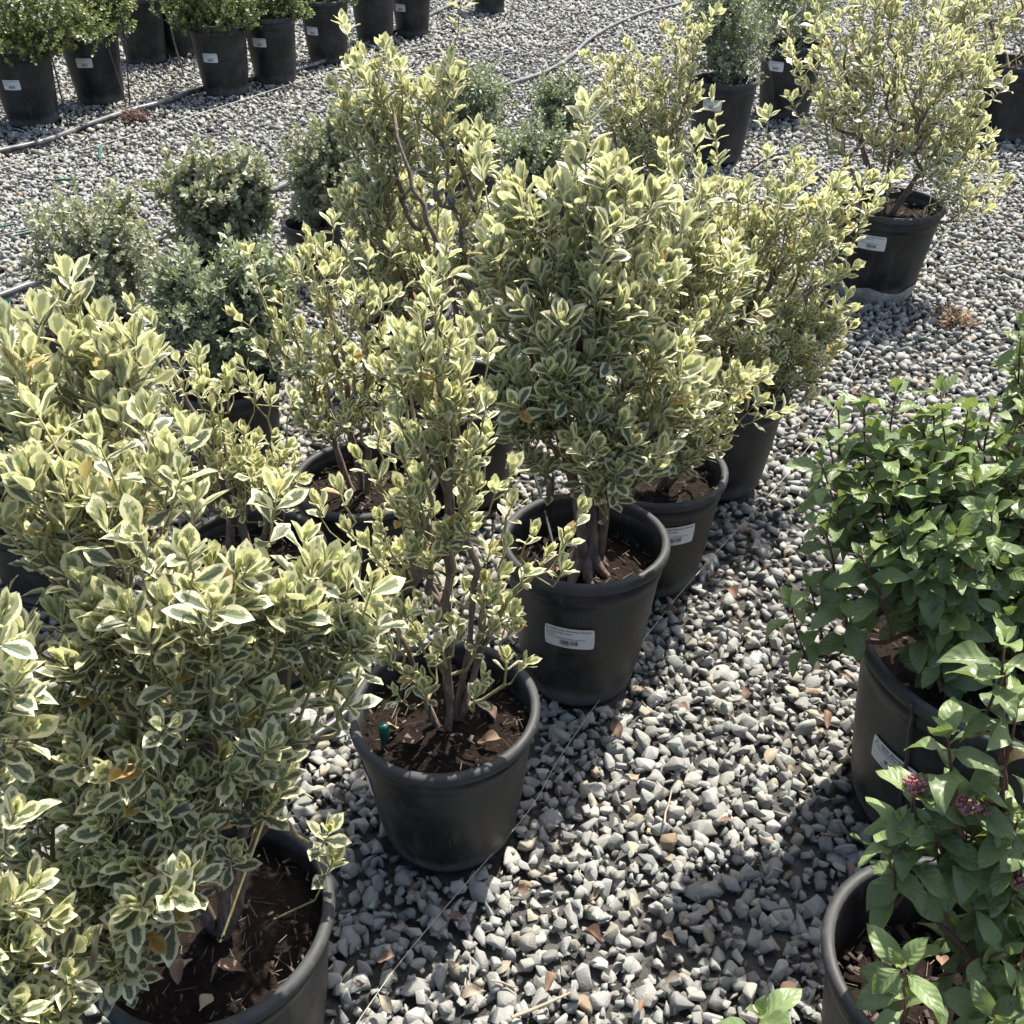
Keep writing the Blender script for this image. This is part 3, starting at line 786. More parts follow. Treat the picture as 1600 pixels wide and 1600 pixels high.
plant(kind='eu', label='tallest variegated shrub with leaning bare reddish trunk in sunlit-rimmed pot', rim=(716, 605), D=.335, h=.32, tap=.75, leaf=.047, Ls=.07, seed=10,
      blobs=[(600, 140, 60, 50, .18, 10), (650, 180, 80, 50, .18, 17), (590, 240, 70, 55, .14, 15), (715, 240, 60, 60, .14, 15), (570, 200, 45, 60, .16, 9), (590, 340, 60, 60, .14, 13), (745, 330, 60, 70, .10, 14), (650, 330, 70, 60, .22, 14), (600, 430, 75, 50, .10, 16), (770, 400, 55, 60, .05, 12), (560, 300, 45, 60, .12, 11), (680, 440, 70, 45, .10, 12), (690, 130, 45, 40, .16, 6), (640, 400, 60, 40, .16, 8)],
      tips=[(600, 75, .12), (560, 95, .12), (590, 110, .12), (625, 105, .12), (540, 160, .1), (760, 210, .06), (790, 280, .04), (640, 480, 0), (760, 480, 0)],
      stems=[[(712, 600, 0), (716, 500, -.03), (692, 400, -.04), (660, 320, -.03), (632, 250, .0), (610, 160, .10)], [(718, 595, 0), (735, 480, 0), (745, 380, 0)]], rmax=.0115, old=.2)
plant(kind='eu', label='dense grey-green variegated shrub in front of the fine-leaved shrub on dark pot', rim=(1045, 335), D=.34, h=.32, tap=.75, leaf=.048, Ls=.08, seed=11,
      blobs=[(970, 150, 65, 65, .05, 26), (1010, 210, 90, 65, .0, 38), (960, 230, 50, 60, .02, 16), (1050, 170, 45, 80, .03, 18), (1010, 280, 75, 50, -.04, 22), (1075, 90, 28, 80, .05, 14)],
      tips=[(1070, 15, .05), (1085, 60, .05), (1065, 110, .05), (945, 95, .06), (1000, 90, .06), (985, 110, .05), (1095, 150, .04), (1090, 250, 0)], old=.4)
plant(kind='eu', label='variegated shrub leaning a bare brown twig past the scuffed pot of its larger neighbour', rim=(-95, 1690), D=.33, h=.30, tap=.72, leaf=.046, Ls=.07, seed=12,
      blobs=[(15, 1490, 60, 60, 0, 9), (-60, 1400, 80, 110, 0, 14), (70, 1560, 50, 40, -.02, 6), (-90, 1200, 70, 120, .05, 14), (0, 1130, 40, 60, .05, 6), (-20, 1590, 70, 60, -.05, 8)],
      tips=[(40, 1520, 0), (100, 1575, -.02), (15, 1060, .05)], stems=[[(-60, 1680, 0), (60, 1630, 0), (140, 1500, .0), (155, 1440, .02)]], rmax=.008, old=.2)
# viburnums
plant(kind='vib', label='large dark green glossy-leaved shrub with red stems in wide pot with tie strap', rim=(1580, 1010), D=.485, h=.39, tap=.80, leaf=.066, Ls=.13, seed=21,
      blobs=[(1400, 720, 110, 70, .08, 15), (1510, 700, 110, 70, .1, 15), (1610, 720, 100, 80, .1, 11), (1410, 820, 120, 70, .0, 16), (1530, 820, 110, 80, .0, 16), (1460, 920, 110, 70, -.05, 14), (1570, 930, 90, 80, -.05, 11), (1700, 850, 110, 120, 0, 12), (1640, 1000, 80, 60, -.05, 6), (1450, 990, 70, 40, -.05, 6)],
      tips=[(1310, 640, .1), (1295, 690, .08), (1400, 612, .12), (1470, 612, .12), (1550, 640, .12), (1600, 640, .12), (1285, 730, .05), (1290, 830, .02), (1235, 940, -.02), (1265, 915, -.02), (1350, 640, .12), (1340, 760, .04), (1320, 930, -.04)], rmax=.011, old=.0, labelpx=(1392, 1193), labelkind='B', labeltilt=.0)
plant(kind='vib', label='lanky green shrub with pink-red bud clusters in deep half-empty pot', rim=(1500, 1505), D=.345, h=.30, tap=.74, leaf=.060, Ls=.10, seed=22, soil=.13,
      blobs=[(1500, 1280, 85, 50, .0, 8), (1590, 1290, 60, 70, 0, 6), (1590, 1400, 55, 70, -.02, 6), (1560, 1480, 40, 50, -.06, 3), (1650, 1480, 60, 100, -.05, 7), (1580, 1570, 70, 30, -.12, 5)],
      tips=[(1425, 1235, .02), (1400, 1290, 0), (1410, 1510, -.14), (1415, 1560, -.15), (1480, 1150, .02), (1570, 1000, .06), (1590, 1100, .04), (1570, 1050, .06), (1415, 1330, 0)],
      stems=[[(1528, 1560, 0), (1532, 1470, 0), (1545, 1400, 0), (1500, 1300, 0), (1450, 1250, .02)], [(1535, 1560, 0), (1570, 1380, .02), (1562, 1230, .04), (1572, 1060, .06)], [(1530, 1560, 0), (1600, 1450, -.03), (1610, 1350, 0)]], rmax=.009, old=.0, buds=[(1430, 1226, .02), (1512, 1258, .0), (1548, 1266, 0), (1590, 1375, -.03)])
plant(kind='vib', label='glossy green shrub reaching in from beside the row, behind the strapped pot', rim=(1700, 690), D=.40, h=.36, tap=.78, leaf=.062, Ls=.10, seed=23,
      blobs=[(1640, 560, 60, 60, 0, 8), (1720, 520, 90, 100, 0, 14), (1660, 640, 60, 50, 0, 6)], tips=[(1595, 530, 0), (1590, 600, 0), (1605, 570, 0)], old=0)
plant(kind='vib', label='green shrub with a single leafy shoot tip standing over open gravel', rim=(1250, 1830), D=.33, h=.30, tap=.74, leaf=.058, Ls=.08, seed=24,
      blobs=[(1300, 1740, 80, 60, 0, 8), (1230, 1720, 60, 50, 0, 5)], tips=[(1186, 1588, 0)], old=0)
# low fine-leaved shrubs
def low(label, rim, D, h, blobs, mat, leaf, **k): plant(kind='small', label=label, rim=rim, D=D, h=h, tap=.75, blobs=blobs, mat=mat, leaf=leaf, **k)
low('round pale grey-green shrub in small pot next to the black pipe', (130, 500), .31, .25, [(150, 395, 106, 94, 0, 330)], 'pale', .017, seed=31)
low('lumpy olive dwarf shrub between pale round shrub and bushy olive shrub', (335, 408), .30, .25, [(325, 300, 88, 62, 0, 200), (355, 350, 70, 55, -.03, 120), (395, 290, 40, 50, 0, 50)], 'olive', .022, seed=32)
low('bushy dark olive shrub beside the tallest variegated shrub', (492, 345), .26, .22, [(495, 270, 62, 70, 0, 200), (530, 220, 40, 50, .03, 70)], 'olive', .018, seed=33)
low('blue-green upright shrub in pot below the lumpy olive shrub', (350, 590), .31, .26, [(350, 490, 108, 92, 0, 260), (290, 450, 65, 50, .05, 80), (420, 455, 50, 70, .03, 70)], 'blue', .024, seed=34)
low('dark narrow-leaved shrub in shade beside the large broad-leaved shrub', (60, 780), .31, .25, [(60, 640, 130, 70, 0, 260), (40, 710, 120, 50, -.02, 120)], 'blue', .022, seed=35)
low('grey-green feathery shrub behind the tallest variegated shrub', (735, 222), .30, .24, [(735, 158, 75, 58, 0, 200)], 'blue', .022, seed=36)
low('feathery shrub squeezed between soft grey-green shrub and dense variegated shrub', (885, 228), .30, .24, [(880, 165, 55, 50, 0, 150)], 'blue', .022, seed=37)
low('soft grey-green shrub in front of two feathery shrubs', (838, 312), .31, .25, [(838, 250, 78, 58, 0, 240)], 'blue', .022, seed=38)
low('grey shrub hidden behind leaning bare trunk', (630, 480), .31, .25, [(620, 410, 90, 70, 0, 220)], 'pale', .020, seed=39)
low('fine-leaved shrub in dark pot with drip tube, behind grey-green variegated shrub', (1132, 122), .345, .41, [(1140, 55, 72, 62, 0, 230), (1130, 10, 60, 50, .02, 110)], 'blue', .020, seed=40, labelpx=(1112, 165))
low('fine-leaved shrub in labelled dark pot beside spreading variegated shrub', (1240, 66), .39, .41, [(1245, 10, 75, 55, 0, 200), (1210, -30, 60, 50, 0, 90)], 'blue', .020, seed=41, labelpx=(1212, 103))
# hedge shrubs in tall pots
def hedge(label, base, blobs, seed, labelpx=None, D=.37, h=.44): plant(kind='small', label=label, base=base, D=D, h=h, tap=.76, blobs=[(a, c + 4, r * 1.18, q * 1.15, dy, int(n * 1.5)) for a, c, r, q, dy, n in blobs], mat='hedge', leaf=.021, seed=seed, labelpx=labelpx, group=G_HE)
hedge('hedge shrub spilling low over the rim of its tall pot by the black pipe', (55, 192), [(30, 15, 110, 70, 0, 330), (20, 70, 90, 40, -.05, 120)], 51, (18, 133))
hedge('hedge shrub in tall pot with two looping drip tubes', (160, 158), [(145, -5, 62, 48, 0, 200), (130, 25, 45, 30, -.04, 70)], 52, (131, 99))
hedge('hedge shrub in shaded unlabelled pot behind the others', (230, 97), [(232, -25, 70, 40, 0, 150)], 53)
hedge('hedge shrub in shaded pot half hidden behind dense round hedge shrub', (284, 85), [(290, -35, 60, 40, 0, 130)], 54)
hedge('dense round hedge shrub overhanging tall labelled pot', (355, 146), [(328, -5, 68, 48, 0, 220), (330, 25, 58, 25, -.06, 80)], 55, (328, 90))
hedge('small hedge shrub sunk neatly within its tall pot rim', (432, 128), [(430, 0, 44, 36, 0, 160)], 56, (405, 66), .36, .42)
hedge('hedge shrub in tall pot with label low beneath its rim', (514, 96), [(512, -28, 48, 40, 0, 120)], 57, (487, 49), .36, .42)
hedge('hedge shrub in unlabelled tall pot at the middle of the row', (587, 68), [(585, -50, 48, 40, 0, 90)], 58, None, .36, .42)
hedge('hedge shrub in tall pot with label under its far side rim', (645, 55), [(645, -62, 45, 36, 0, 80)], 59, (625, 12), .34, .42)
hedge('hedge shrub in pot standing alone at the end of the row', (765, 20), [(765, -95, 45, 36, 0, 70)], 60, None, .34, .40)

for s in SPEC:
    if 'rim' in s:
        p = at(*s['rim'], s['h']); s['base3'] = Vector((p.x, p.y, 0.0))
    else: s['base3'] = at(*s['base'])
    POTS.append((s['base3'].x, s['base3'].y, s['D'] / 2 * s['tap']))

# ------------------------------------------------------------------ gravel: every stone is a faceted solid
def stone_variants(n, npts, bevel, seed):
    rng = np.random.default_rng(seed); out = []
    for k in range(n):
        bm = bmesh.new()
        ax = np.array([1.0, rng.uniform(.58, .95), rng.uniform(.45, .80)])
        P = rng.normal(0, 1, (npts, 3)); P = unit(P) * (0.5 * rng.uniform(.80, 1.15, (npts, 1))) * ax
        for p in P: bm.verts.new(p)
        r = bmesh.ops.convex_hull(bm, input=bm.verts)
        junk = [v for v in bm.verts if not v.link_faces]
        if junk: bmesh.ops.delete(bm, geom=junk, context='VERTS')
        if bevel:
            bmesh.ops.dissolve_limit(bm, angle_limit=math.radians(13), verts=bm.verts, edges=bm.edges)
            bmesh.ops.bevel(bm, geom=list(bm.edges), offset=rng.uniform(.012, .03), segments=1, affect='EDGES', clamp_overlap=True)
        bmesh.ops.triangulate(bm, faces=bm.faces)
        bm.verts.index_update()
        V = np.array([tuple(v.co) for v in bm.verts]); Fc = np.array([[v.index for v in f.verts] for f in bm.faces])
        bm.free(); out.append((V, Fc))
    return out

def build_gravel():
    rng = np.random.default_rng(5)
    NEAR = stone_variants(18, 12, True, 1); MID = stone_variants(14, 10, False, 2); FAR = stone_variants(8, 8, False, 3)
    def scatter(y0, y1, step, keepf, zlo, zhi, size, tri):
        xs = np.arange(-8.5, 8.5, step); ys = np.arange(y0, y1, step * .87)
        X, Y = np.meshgrid(xs, ys); X = X + (np.arange(len(ys)) % 2)[:, None] * step / 2
        X = X.ravel() + rng.uniform(-.42, .42, X.size) * step; Y = Y.ravel() + rng.uniform(-.42, .42, Y.size) * step
        px, py, zc = proj(np.stack([X, Y, np.zeros_like(X)], 1))
        m = (px > -190) & (px < 1790) & (py > -70) & (py < 1760) & (rng.random(X.size) < keepf)
        X, Y = X[m], Y[m]
        ok = np.ones(len(X), bool)
        for (bx, by, br) in POTS: ok &= (X - bx) ** 2 + (Y - by) ** 2 > (br + .004) ** 2
        X, Y = X[ok], Y[ok]; N = len(X)
        S = np.clip(size * np.exp(rng.normal(-.04, .30, N)), size * .45, size * 1.75)
        Z = rng.uniform(zlo, zhi, N)
        th = rng.uniform(0, 6.28, N); tx = rng.normal(0, .6, N); ty = rng.normal(0, .6, N)
        c, s = np.cos(th), np.sin(th); zero = np.zeros(N); one = np.ones(N)
        Rz = np.stack([np.stack([c, -s, zero], 1), np.stack([s, c, zero], 1), np.stack([zero, zero, one], 1)], 1)
        c, s = np.cos(tx), np.sin(tx); Rx = np.stack([np.stack([one, zero, zero], 1), np.stack([zero, c, -s], 1), np.stack([zero, s, c], 1)], 1)
        c, s = np.cos(ty), np.sin(ty); Ry = np.stack([np.stack([c, zero, s], 1), np.stack([zero, one, zero], 1), np.stack([-s, zero, c], 1)], 1)
        R = Rx @ Ry @ Rz
        vi = rng.integers(0, len(tri), N)
        g = np.clip(rng.normal(.262, .042, N), .14, .40)
        col = np.stack([g * rng.uniform(.99, 1.035, N), g, g * rng.uniform(.88, .955, N), one], 1)
        w = rng.random(N)
        col[w < .14, :3] *= [.95, 1.0, 1.0]; col[w > .90, :3] *= [1.10, 1.02, .88]; col[w > .988, :3] *= [.92, .78, .68]
        Vs, Fs, Ts = [], [], []
        for k in range(len(tri)):
            sel = np.where(vi == k)[0]; V, Fc = tri[k]
            P = np.einsum('nij,vj->nvi', R[sel] * S[sel][:, None, None], V) + np.stack([X[sel], Y[sel], Z[sel]], 1)[:, None, :]
            Vs.append(P.reshape(-1, 3)); Ts.append(np.repeat(col[sel], len(V), 0)); Fs.append((Fc, len(V), len(sel)))
        return Vs, Ts, Fs
    allV, allT, allF = [], [], []; n = 0
    for args in [(.45, 1.75, .0252, 1.0, -.004, .006, .0345, NEAR), (.45, 1.75, .0270, .40, .009, .016, .031, NEAR), (.45, 1.75, .0175, .22, -.004, .010, .017, FAR),
                 (1.75, 5.6, .0280, 1.0, -.004, .007, .0365, MID), (1.75, 5.6, .034, .26, .010, .017, .032, MID),
                 (5.6, 8.2, .0350, 1.0, -.004, .009, .041, FAR), (8.2, 12.5, .042, 1.0, -.004, .010, .049, FAR)]:
        Vs, Ts, Fs = scatter(*args)
        for V, T, (Fc, k, m) in zip(Vs, Ts, Fs):
            allV.append(V); allT.append(T); allF.append((Fc[None] + (np.arange(m) * k)[:, None, None]).reshape(-1, 3) + n); n += len(V)
    me = np_mesh('gravel', np.concatenate(allV), np.concatenate(allF), M['stone'], tone=np.concatenate(allT), smooth=False)
    tag(obj('gravel', me), 'loose grey crushed stone gravel covering the nursery yard', 'gravel', kind='stuff')
    print('gravel tris', len(me.polygons))
build_gravel()

# ------------------------------------------------------------------ plant builders
MAXPART = 290
def blob_points(blob, Y0, rng):
    px, py, rx, ry, dY, n = blob
    c, t = on_y(px, py, Y0 + dY)
    ax = np.array([rx * t / F, (rx + ry) * .5 * t / F * .9, ry * t / F / .86])
    d = unit(rng.normal(0, 1, (n, 3))); r = rng.uniform(.18, 1.0, (n, 1)) ** .55
    r = r * (1 + .30 * np.array([[noise.noise(Vector(q * 2.2) + Vector((px * .13, py * .07, 0)))] for q in d]))
    return np.array(c), d * r * ax + np.array(c), d

def build_shrub(s):
    rng = np.random.default_rng(s['seed']); base = s['base3']; b = np.array(base); Y0 = base.y
    kind = s['kind']
    root = empty('potted_viburnum' if kind == 'vib' else 'potted_variegated_shrub', base)
    tag(root, s['label'], 'potted plant', 'dark green shrubs in black pots' if kind == 'vib' else G_EU)
    build_pot(s, root)
    zs = s['h'] - s.get('soil', .055)
    sk = Skeleton()
    # stems read off the photograph, or one to each clump
    if 'stems' in s:
        for st in s['stems']:
            pts = [np.array(on_y(px, py, Y0 + dY)[0]) - b for px, py, dY in st]
            p0 = np.array([np.clip(pts[0][0], -.04, .04), rng.uniform(-.02, .02), zs - .01])
            if np.linalg.norm(pts[0][:2]) > .09 and sk.p:   # starts on another stem
                sk.add_path(pts, sk.near(pts[0]))
            else:
                w = [p0] + pts[1:]
                w = [np.array(q) + rng.normal(0, .004, 3) * (i > 0) for i, q in enumerate(smooth_path([Vector(q) for q in w], 3))]
                sk.add_path(w, None); ids = sk.paths[-1]
                for q, i in enumerate(ids): sk.minr[i] = s.get('rmax', .010) * (.85 if st is s['stems'][0] else .6) * (1 - .62 * q / max(1, len(ids) - 1))
    else:
        for k in range(3): sk.add_path([np.array([rng.uniform(-.03, .03), rng.uniform(-.03, .03), zs - .01]), np.array([rng.uniform(-.05, .05), rng.uniform(-.05, .05), zs + .08])], None)
    tips, dirs = [], []
    dens = 1.0 if kind == 'vib' else (1.35 if s.get('sparse') else 1.25)
    cents = [blob_points((*bl[:5], int(bl[5] * dens + .5)), Y0, rng) for bl in s['blobs']]
    mid = np.mean([c for c, _, _ in cents], 0) - b
    for c, P, d in sorted(cents, key=lambda q: q[0][2]):
        c = c - b; k = sk.near(c); a = sk.p[k]; L = np.linalg.norm(c - a)
        if L > .05: sk.add_path([a + (c - a) * .33 + np.array([0, 0, -.05 * L]) + rng.normal(0, .03 * L, 3), a + (c - a) * .7 + rng.normal(0, .03 * L, 3), c], k)
        for p, dd in zip(P - b, d):
            o = unit((p - np.array([0, 0, zs])) * [1, 1, .25]); dr = unit(np.array([0, 0, .9]) + o * .62 + dd * .22 + rng.normal(0, .22, 3))
            if kind == 'eu': p = p + dr * max(0.0, rng.normal(0, .032)) * (1 + 1.2 * (p[2] > mid[2]))
            tips.append(p); dirs.append(dr)
    for px, py, dY in s.get('tips', []):
        p = np.array(on_y(px, py, Y0 + dY)[0]) - b; o = unit((p - mid) * [1, 1, .4])
        tips.append(p); dirs.append(unit(np.array([0, 0, 1.0]) + o * .35 + rng.normal(0, .08, 3)))
    tips = np.array(tips); dirs = np.array(dirs)
    keep = tips[:, 2] > zs + .035
    tips, dirs = tips[keep], dirs[keep]
    Ls = s['Ls'] * rng.uniform(.75, 1.3, len(tips))
    order = np.argsort(np.linalg.norm(tips - [0, 0, zs], axis=1))
    for i in order: sk.grow(tips[i], dirs[i], Ls[i], rng)
    vib = kind == 'vib'
    stems = obj('stems', sk.mesh('stems', .0014 if not vib else .0019, s.get('rmax', .010), 1.6 if not vib else 4.0, .85 if vib else 0.0), root)
    table = VI_TABLE if vib else (EU_SPARSE if s.get('sparse') else EU_TABLE)
    pos, R, sc, yo = shoot_leaves(tips, dirs, Ls, table, s['leaf'] * (1.0 if vib else .90), rng, droop=.28 if vib else .0, drop=.07, jit=.42)
    # leaves do not pass through the pot wall
    rr = np.hypot(pos[:, 0], pos[:, 1]); ok = (pos[:, 2] > zs + .01) & ~((np.abs(rr - s['D'] / 2) < .03) & (pos[:, 2] < s['h'] + .012))
    pos, R, sc, yo = pos[ok], R[ok], sc[ok], yo[ok]
    yo = np.clip(yo - s.get('old', 0) * (1.2 - yo), 0, 1)
    n = len(pos)
    if vib:
        idx = np.clip((yo * 3).astype(int), 0, 2) * 5 + rng.integers(0, 5, n); idx[rng.random(n) < .006] = 15
        var, meshes, mat = VI_LOW, VI_MESH, M['vib']
    else:
        idx = np.clip((yo * 5).astype(int), 0, 4) * 5 + rng.integers(0, 5, n); dry = rng.random(n) < .012; idx[dry] = 25 + rng.integers(0, 2, dry.sum())
        var, meshes, mat = EU_LOW, EU_MESH, M['eu']
    # the leaves that show largest are parts of their own, the rest one mass
    px, py, zc = proj(pos + b)
    infr = (px > -10) & (px < 1610) & (py > -10) & (py < 1610)
    score = sc / zc * (1.0 + 1.2 * (zc.max() - zc) / (np.ptp(zc) + 1e-6)) * infr
    top = np.argsort(-score)[:MAXPART]; top = top[infr[top]]
    M4 = np.zeros((n, 4, 4)); M4[:, :3, :3] = R * sc[:, None, None]; M4[:, :3, 3] = pos; M4[:, 3, 3] = 1
    for i in top:
        o = bpy.data.objects.new('leaf', meshes[idx[i]]); COL.objects.link(o); o.parent = root
        o.matrix_local = Matrix(M4[i])
    rest = np.ones(n, bool); rest[top] = False
    if rest.any():
        tag(obj('foliage', merge_leaves('foliage', var, idx[rest], pos[rest], R[rest], sc[rest], mat), root), kind='stuff')
    if kind == 'eu':         # a few pale seed capsules
        for i in rng.permutation(len(tips))[:5]:
            acc = Acc(); d = unit(rng.normal(0, 1, 3)); a = tips[i] - dirs[i] * Ls[i] * .6; c = a + d * .012
            acc.tube([a, c], [.0008, .0007], 4); ball(acc, c, .0048 * rng.uniform(.8, 1.2))
            obj('seed_capsule', acc.mesh('seed_capsule', M['fruit']), root)
    for bx, by, dY in s.get('buds', []):
        c = np.array(on_y(bx, by, Y0 + dY)[0]) - b; acc = Acc()
        for k in range(46):
            d = unit(rng.normal(0, 1, 3)); d[2] = abs(d[2]); e = c + d * [.014, .014, .008] * rng.uniform(.7, 1.0)
            ball(acc, e, .0022 * rng.uniform(.7, 1.25), 4, 3); acc.tube([c - [0, 0, .018], e], [.0009, .0006], 4, [(.3, .5, .7, 1)] * 2)
        kk = sk.near(c); acc.tube([sk.p[kk], c - [0, 0, .017]], [.002, .0016], 4, [(.3, .5, .8, 1)] * 2)
        tag(obj('bud_cluster', acc.mesh('bud_cluster', M['bud']), root), 'cluster of tiny pinkish red buds')
    if s.get('roots'):
        acc = Acc()
        for k in range(9):
            a = k * .7 + rng.uniform(-.2, .2); L = rng.uniform(.045, .085)
            pts = [(math.cos(a) * .006, math.sin(a) * .006, zs + .055), (math.cos(a) * .022, math.sin(a) * .022, zs + .035), (math.cos(a) * L * .7, math.sin(a) * L * .7, zs + .012), (math.cos(a + .2) * L, math.sin(a + .2) * L, zs - .008)]
            pp = smooth_path(pts, 4); r = np.interp(np.linspace(0, 1, len(pp)), [0, .4, 1], [.017, .013, .005])
            acc.tube(pp, r, 8, [(0, .5, 0, 1)] * len(pp))
        tag(obj('root_flare', acc.mesh('root_flare', M['bark']), root), 'gnarled swollen root flare above the soil')
    return root

def ball(acc, c, r, n=6, m=4):
    V = []; Fc = []
    for i in range(m + 1):
        t = math.pi * (.04 + .92 * i / m)
        for j in range(n): V.append((c[0] + r * math.sin(t) * math.cos(6.283 * j / n), c[1] + r * math.sin(t) * math.sin(6.283 * j / n), c[2] + r * math.cos(t)))
    for i in range(m):
        for j in range(n): Fc.append((i * n + j, (i + 1) * n + j, (i + 1) * n + (j + 1) % n, i * n + (j + 1) % n))
    acc.add(V, Fc, (.5, .5, 0, 1))

def build_pot(s, root):
    D, h, tap = s['D'], s['h'], s['tap']
    bm, rm = pot_meshes(D, h, tap, s['seed'] % 3)
    p = obj('pot', bm, root); obj('rim', rm, p)
    p.rotation_euler = (0, 0, s['seed'] * 1.7)
    zs = h - s.get('soil', .055); rs = pot_radius(D, h, tap, zs) - .003
    so = obj('soil', soil_mesh(rs, zs - .006, s['seed']), root)
    if s['kind'] != 'small':
        tag(obj('debris', debris_mesh(rs, zs, 200, s['seed'], big=s['kind'] == 'vib'), so), kind='stuff')
        rr = random.Random(s['seed'])
        for k in range(4 + rr.randint(0, 3)):     # dry leaves caught in the pot
            a = rr.uniform(0, 6.28); q = rs * rr.uniform(.35, .78)
            o = obj('dry_leaf', DRY[rr.randrange(8)], so, (q * math.cos(a), q * math.sin(a), zs + .004)); sc = rr.uniform(.025, .048)
            o.scale = (sc,) * 3; o.rotation_euler = (rr.uniform(-.25, .25), rr.uniform(-.25, .25), rr.uniform(0, 6.28))
    if s.get('labelpx'):
        add_label(root, D, h, tap, *s['labelpx'], s['base3'], s.get('labelkind', 'A'), 1.0, s.get('labeltilt', 0.0))
    if s.get('crust'):
        n = 96; V = []; rr = random.Random(3)
        for i, (z, l) in enumerate([(0.001, .003), (.025, .004), (.046, .003), (.056, .0010)]):
            for q in range(n):
                a = 6.283 * q / n; zz = z * (1 + .35 * noise.noise(Vector((math.cos(a) * 1.6, math.sin(a) * 1.6, 2.0))) + .12 * noise.noise(Vector((math.cos(a) * 5, math.sin(a) * 5, 5.0))))
                r = pot_radius(D, h, tap, zz) * 1.014 + l; V.append((r * math.cos(a), r * math.sin(a), zz))
        Fc = [(i * n + q, i * n + (q + 1) % n, (i + 1) * n + (q + 1) % n, (i + 1) * n + q) for i in range(3) for q in range(n)]
        tag(obj('mud_crust', np_mesh('mud_crust', np.array(V), np.array(Fc), M['crust']), p), 'pale dried mud round the foot of the pot')

def build_low(s):
    rng = np.random.default_rng(s['seed']); base = s['base3']; b = np.array(base); Y0 = base.y
    hedge_ = s.get('group') == G_HE
    root = empty('potted_hedge_shrub' if hedge_ else 'potted_low_shrub', base)
    tag(root, s['label'], 'potted plant', s.get('group', G_SM))
    build_pot(s, root)
    zs = s['h'] - .055
    sk = Skeleton(); sk.add_path([np.array([0, 0, zs - .01]), np.array([.005, 0, zs + .03])], None)
    T, Dn = [], []
    for bl in s['blobs']:
        c, P, d = blob_points((*bl[:5], int(bl[5] * 2.1)), Y0, rng)
        c = c - b; P = P - b
        # clumpy, uneven outline
        k = np.array([noise.noise(Vector(q * 2.6) + Vector((s['seed'], 0, 0))) for q in d]); P = c + (P - c) * (1 + .48 * k + np.maximum(0, rng.normal(-.05, .10, len(d))))[:, None]
        T.append(P); Dn.append(unit(d * .75 + [0, 0, .65] + rng.normal(0, .25, d.shape)))
    T = np.concatenate(T); Dn = np.concatenate(Dn)
    rr = np.hypot(T[:, 0], T[:, 1])
    ok = (T[:, 2] > zs + .02) & ~((rr < s['D'] / 2 + .01) & (rr > s['D'] / 2 - .03) & (T[:, 2] < s['h'] + .02)) & ~((rr > s['D'] / 2) & (T[:, 2] < s['h'] * .82))
    T, Dn = T[ok], Dn[ok]
    for i in rng.permutation(len(T))[:70]: sk.grow(T[i], Dn[i], .05, rng)
    obj('stems', sk.mesh('stems', .0013, .007, 3.0, sides=5), root)
    L = s['leaf'] * 1.1; nl = 7
    tab = [(0.0, 18, .7, 1.0)] + [(k / nl, 48 + 3 * k, 1.0, max(0, .75 - .2 * k)) for k in range(1, nl)]
    Ls = rng.uniform(.05, .085, len(T)) * (L / .02) ** .5
    pos, R, sc, yo = shoot_leaves(T, Dn, Ls, tab, L, rng, drop=.1, jit=.55)
    qx, qy, _ = proj(pos + b); kp = (qy > -45) | (rng.random(len(pos)) < .3); pos, R, sc, yo = pos[kp], R[kp], sc[kp], yo[kp]
    # unit leaf: two quads folded along the midrib
    w = .27 if s['mat'] == 'blue' else .40
    V = np.array([(0, 0, 0), (w, .45, .10), (0, 1, .05), (-w, .45, .10), (0, .45, -.02)])
    Fq = np.array([(0, 1, 2, 4), (0, 4, 2, 3)])
    N = len(pos); P = np.einsum('nij,vj->nvi', R * sc[:, None, None], V) + pos[:, None, :]
    tone = np.zeros((N, 5, 4)); tone[:, :, 0] = (yo * .8)[:, None]; tone[:, :, 1] = rng.random(N)[:, None]; tone[:, :, 3] = 1
    me = np_mesh('foliage', P.reshape(-1, 3), (Fq[None] + (np.arange(N) * 5)[:, None, None]).reshape(-1, 4), M[s['mat']], tone=tone.reshape(-1, 4), smooth=False)
    tag(obj('foliage', me, root), kind='stuff')

for s in SPEC: (build_low if s['kind'] == 'small' else build_shrub)(s)

# ------------------------------------------------------------------ irrigation pipes, tubes, strings
def tube_thing(name, pts3, r, mat, label, cat, group=None, sides=8, n=10):
    pts = smooth_path(pts3, n)
    acc = Acc(); acc.tube(pts, [r] * len(pts), sides)
    return tag(obj(name, acc.mesh(name, M[mat])), label, cat, group)
def ground_path(pl, z): return [at(px, py, z) for px, py in pl]
G_PIPE = 'irrigation pipes on the gravel'; G_TUBE = 'thin black drip tubes'
tube_thing('irrigation_pipe', ground_path([(-60, 250), (0, 236), (70, 220), (140, 194), (200, 174), (260, 158), (310, 140), (420, 118), (520, 90), (700, 10), (800, -40)], .030), .017, 'pipe', 'thick dusty black pipe running along the tall hedge pots', 'pipe', G_PIPE)
tube_thing('irrigation_pipe', ground_path([(-60, 482), (0, 462), (60, 440), (140, 418), (250, 372), (420, 300), (600, 215), (720, 160), (800, 130), (850, 113), (890, 90), (920, 62), (960, 38), (1010, 18), (1060, 5), (1140, -20)], .030), .014, 'hose', 'pale grey irrigation hose winding across open gravel behind the low shrubs', 'hose', G_PIPE)
tube_thing('irrigation_pipe', ground_path([(380, 1215), (440, 1180), (490, 1152), (545, 1110), (590, 1060)], .028), .012, 'tube', 'black pipe lying between the two rows of variegated shrubs', 'pipe', G_PIPE)
def string(pl, label, r): tube_thing('string', ground_path(pl, .034), r, 'string', label, 'string', 'pale strings stretched over gravel', 5, 4)
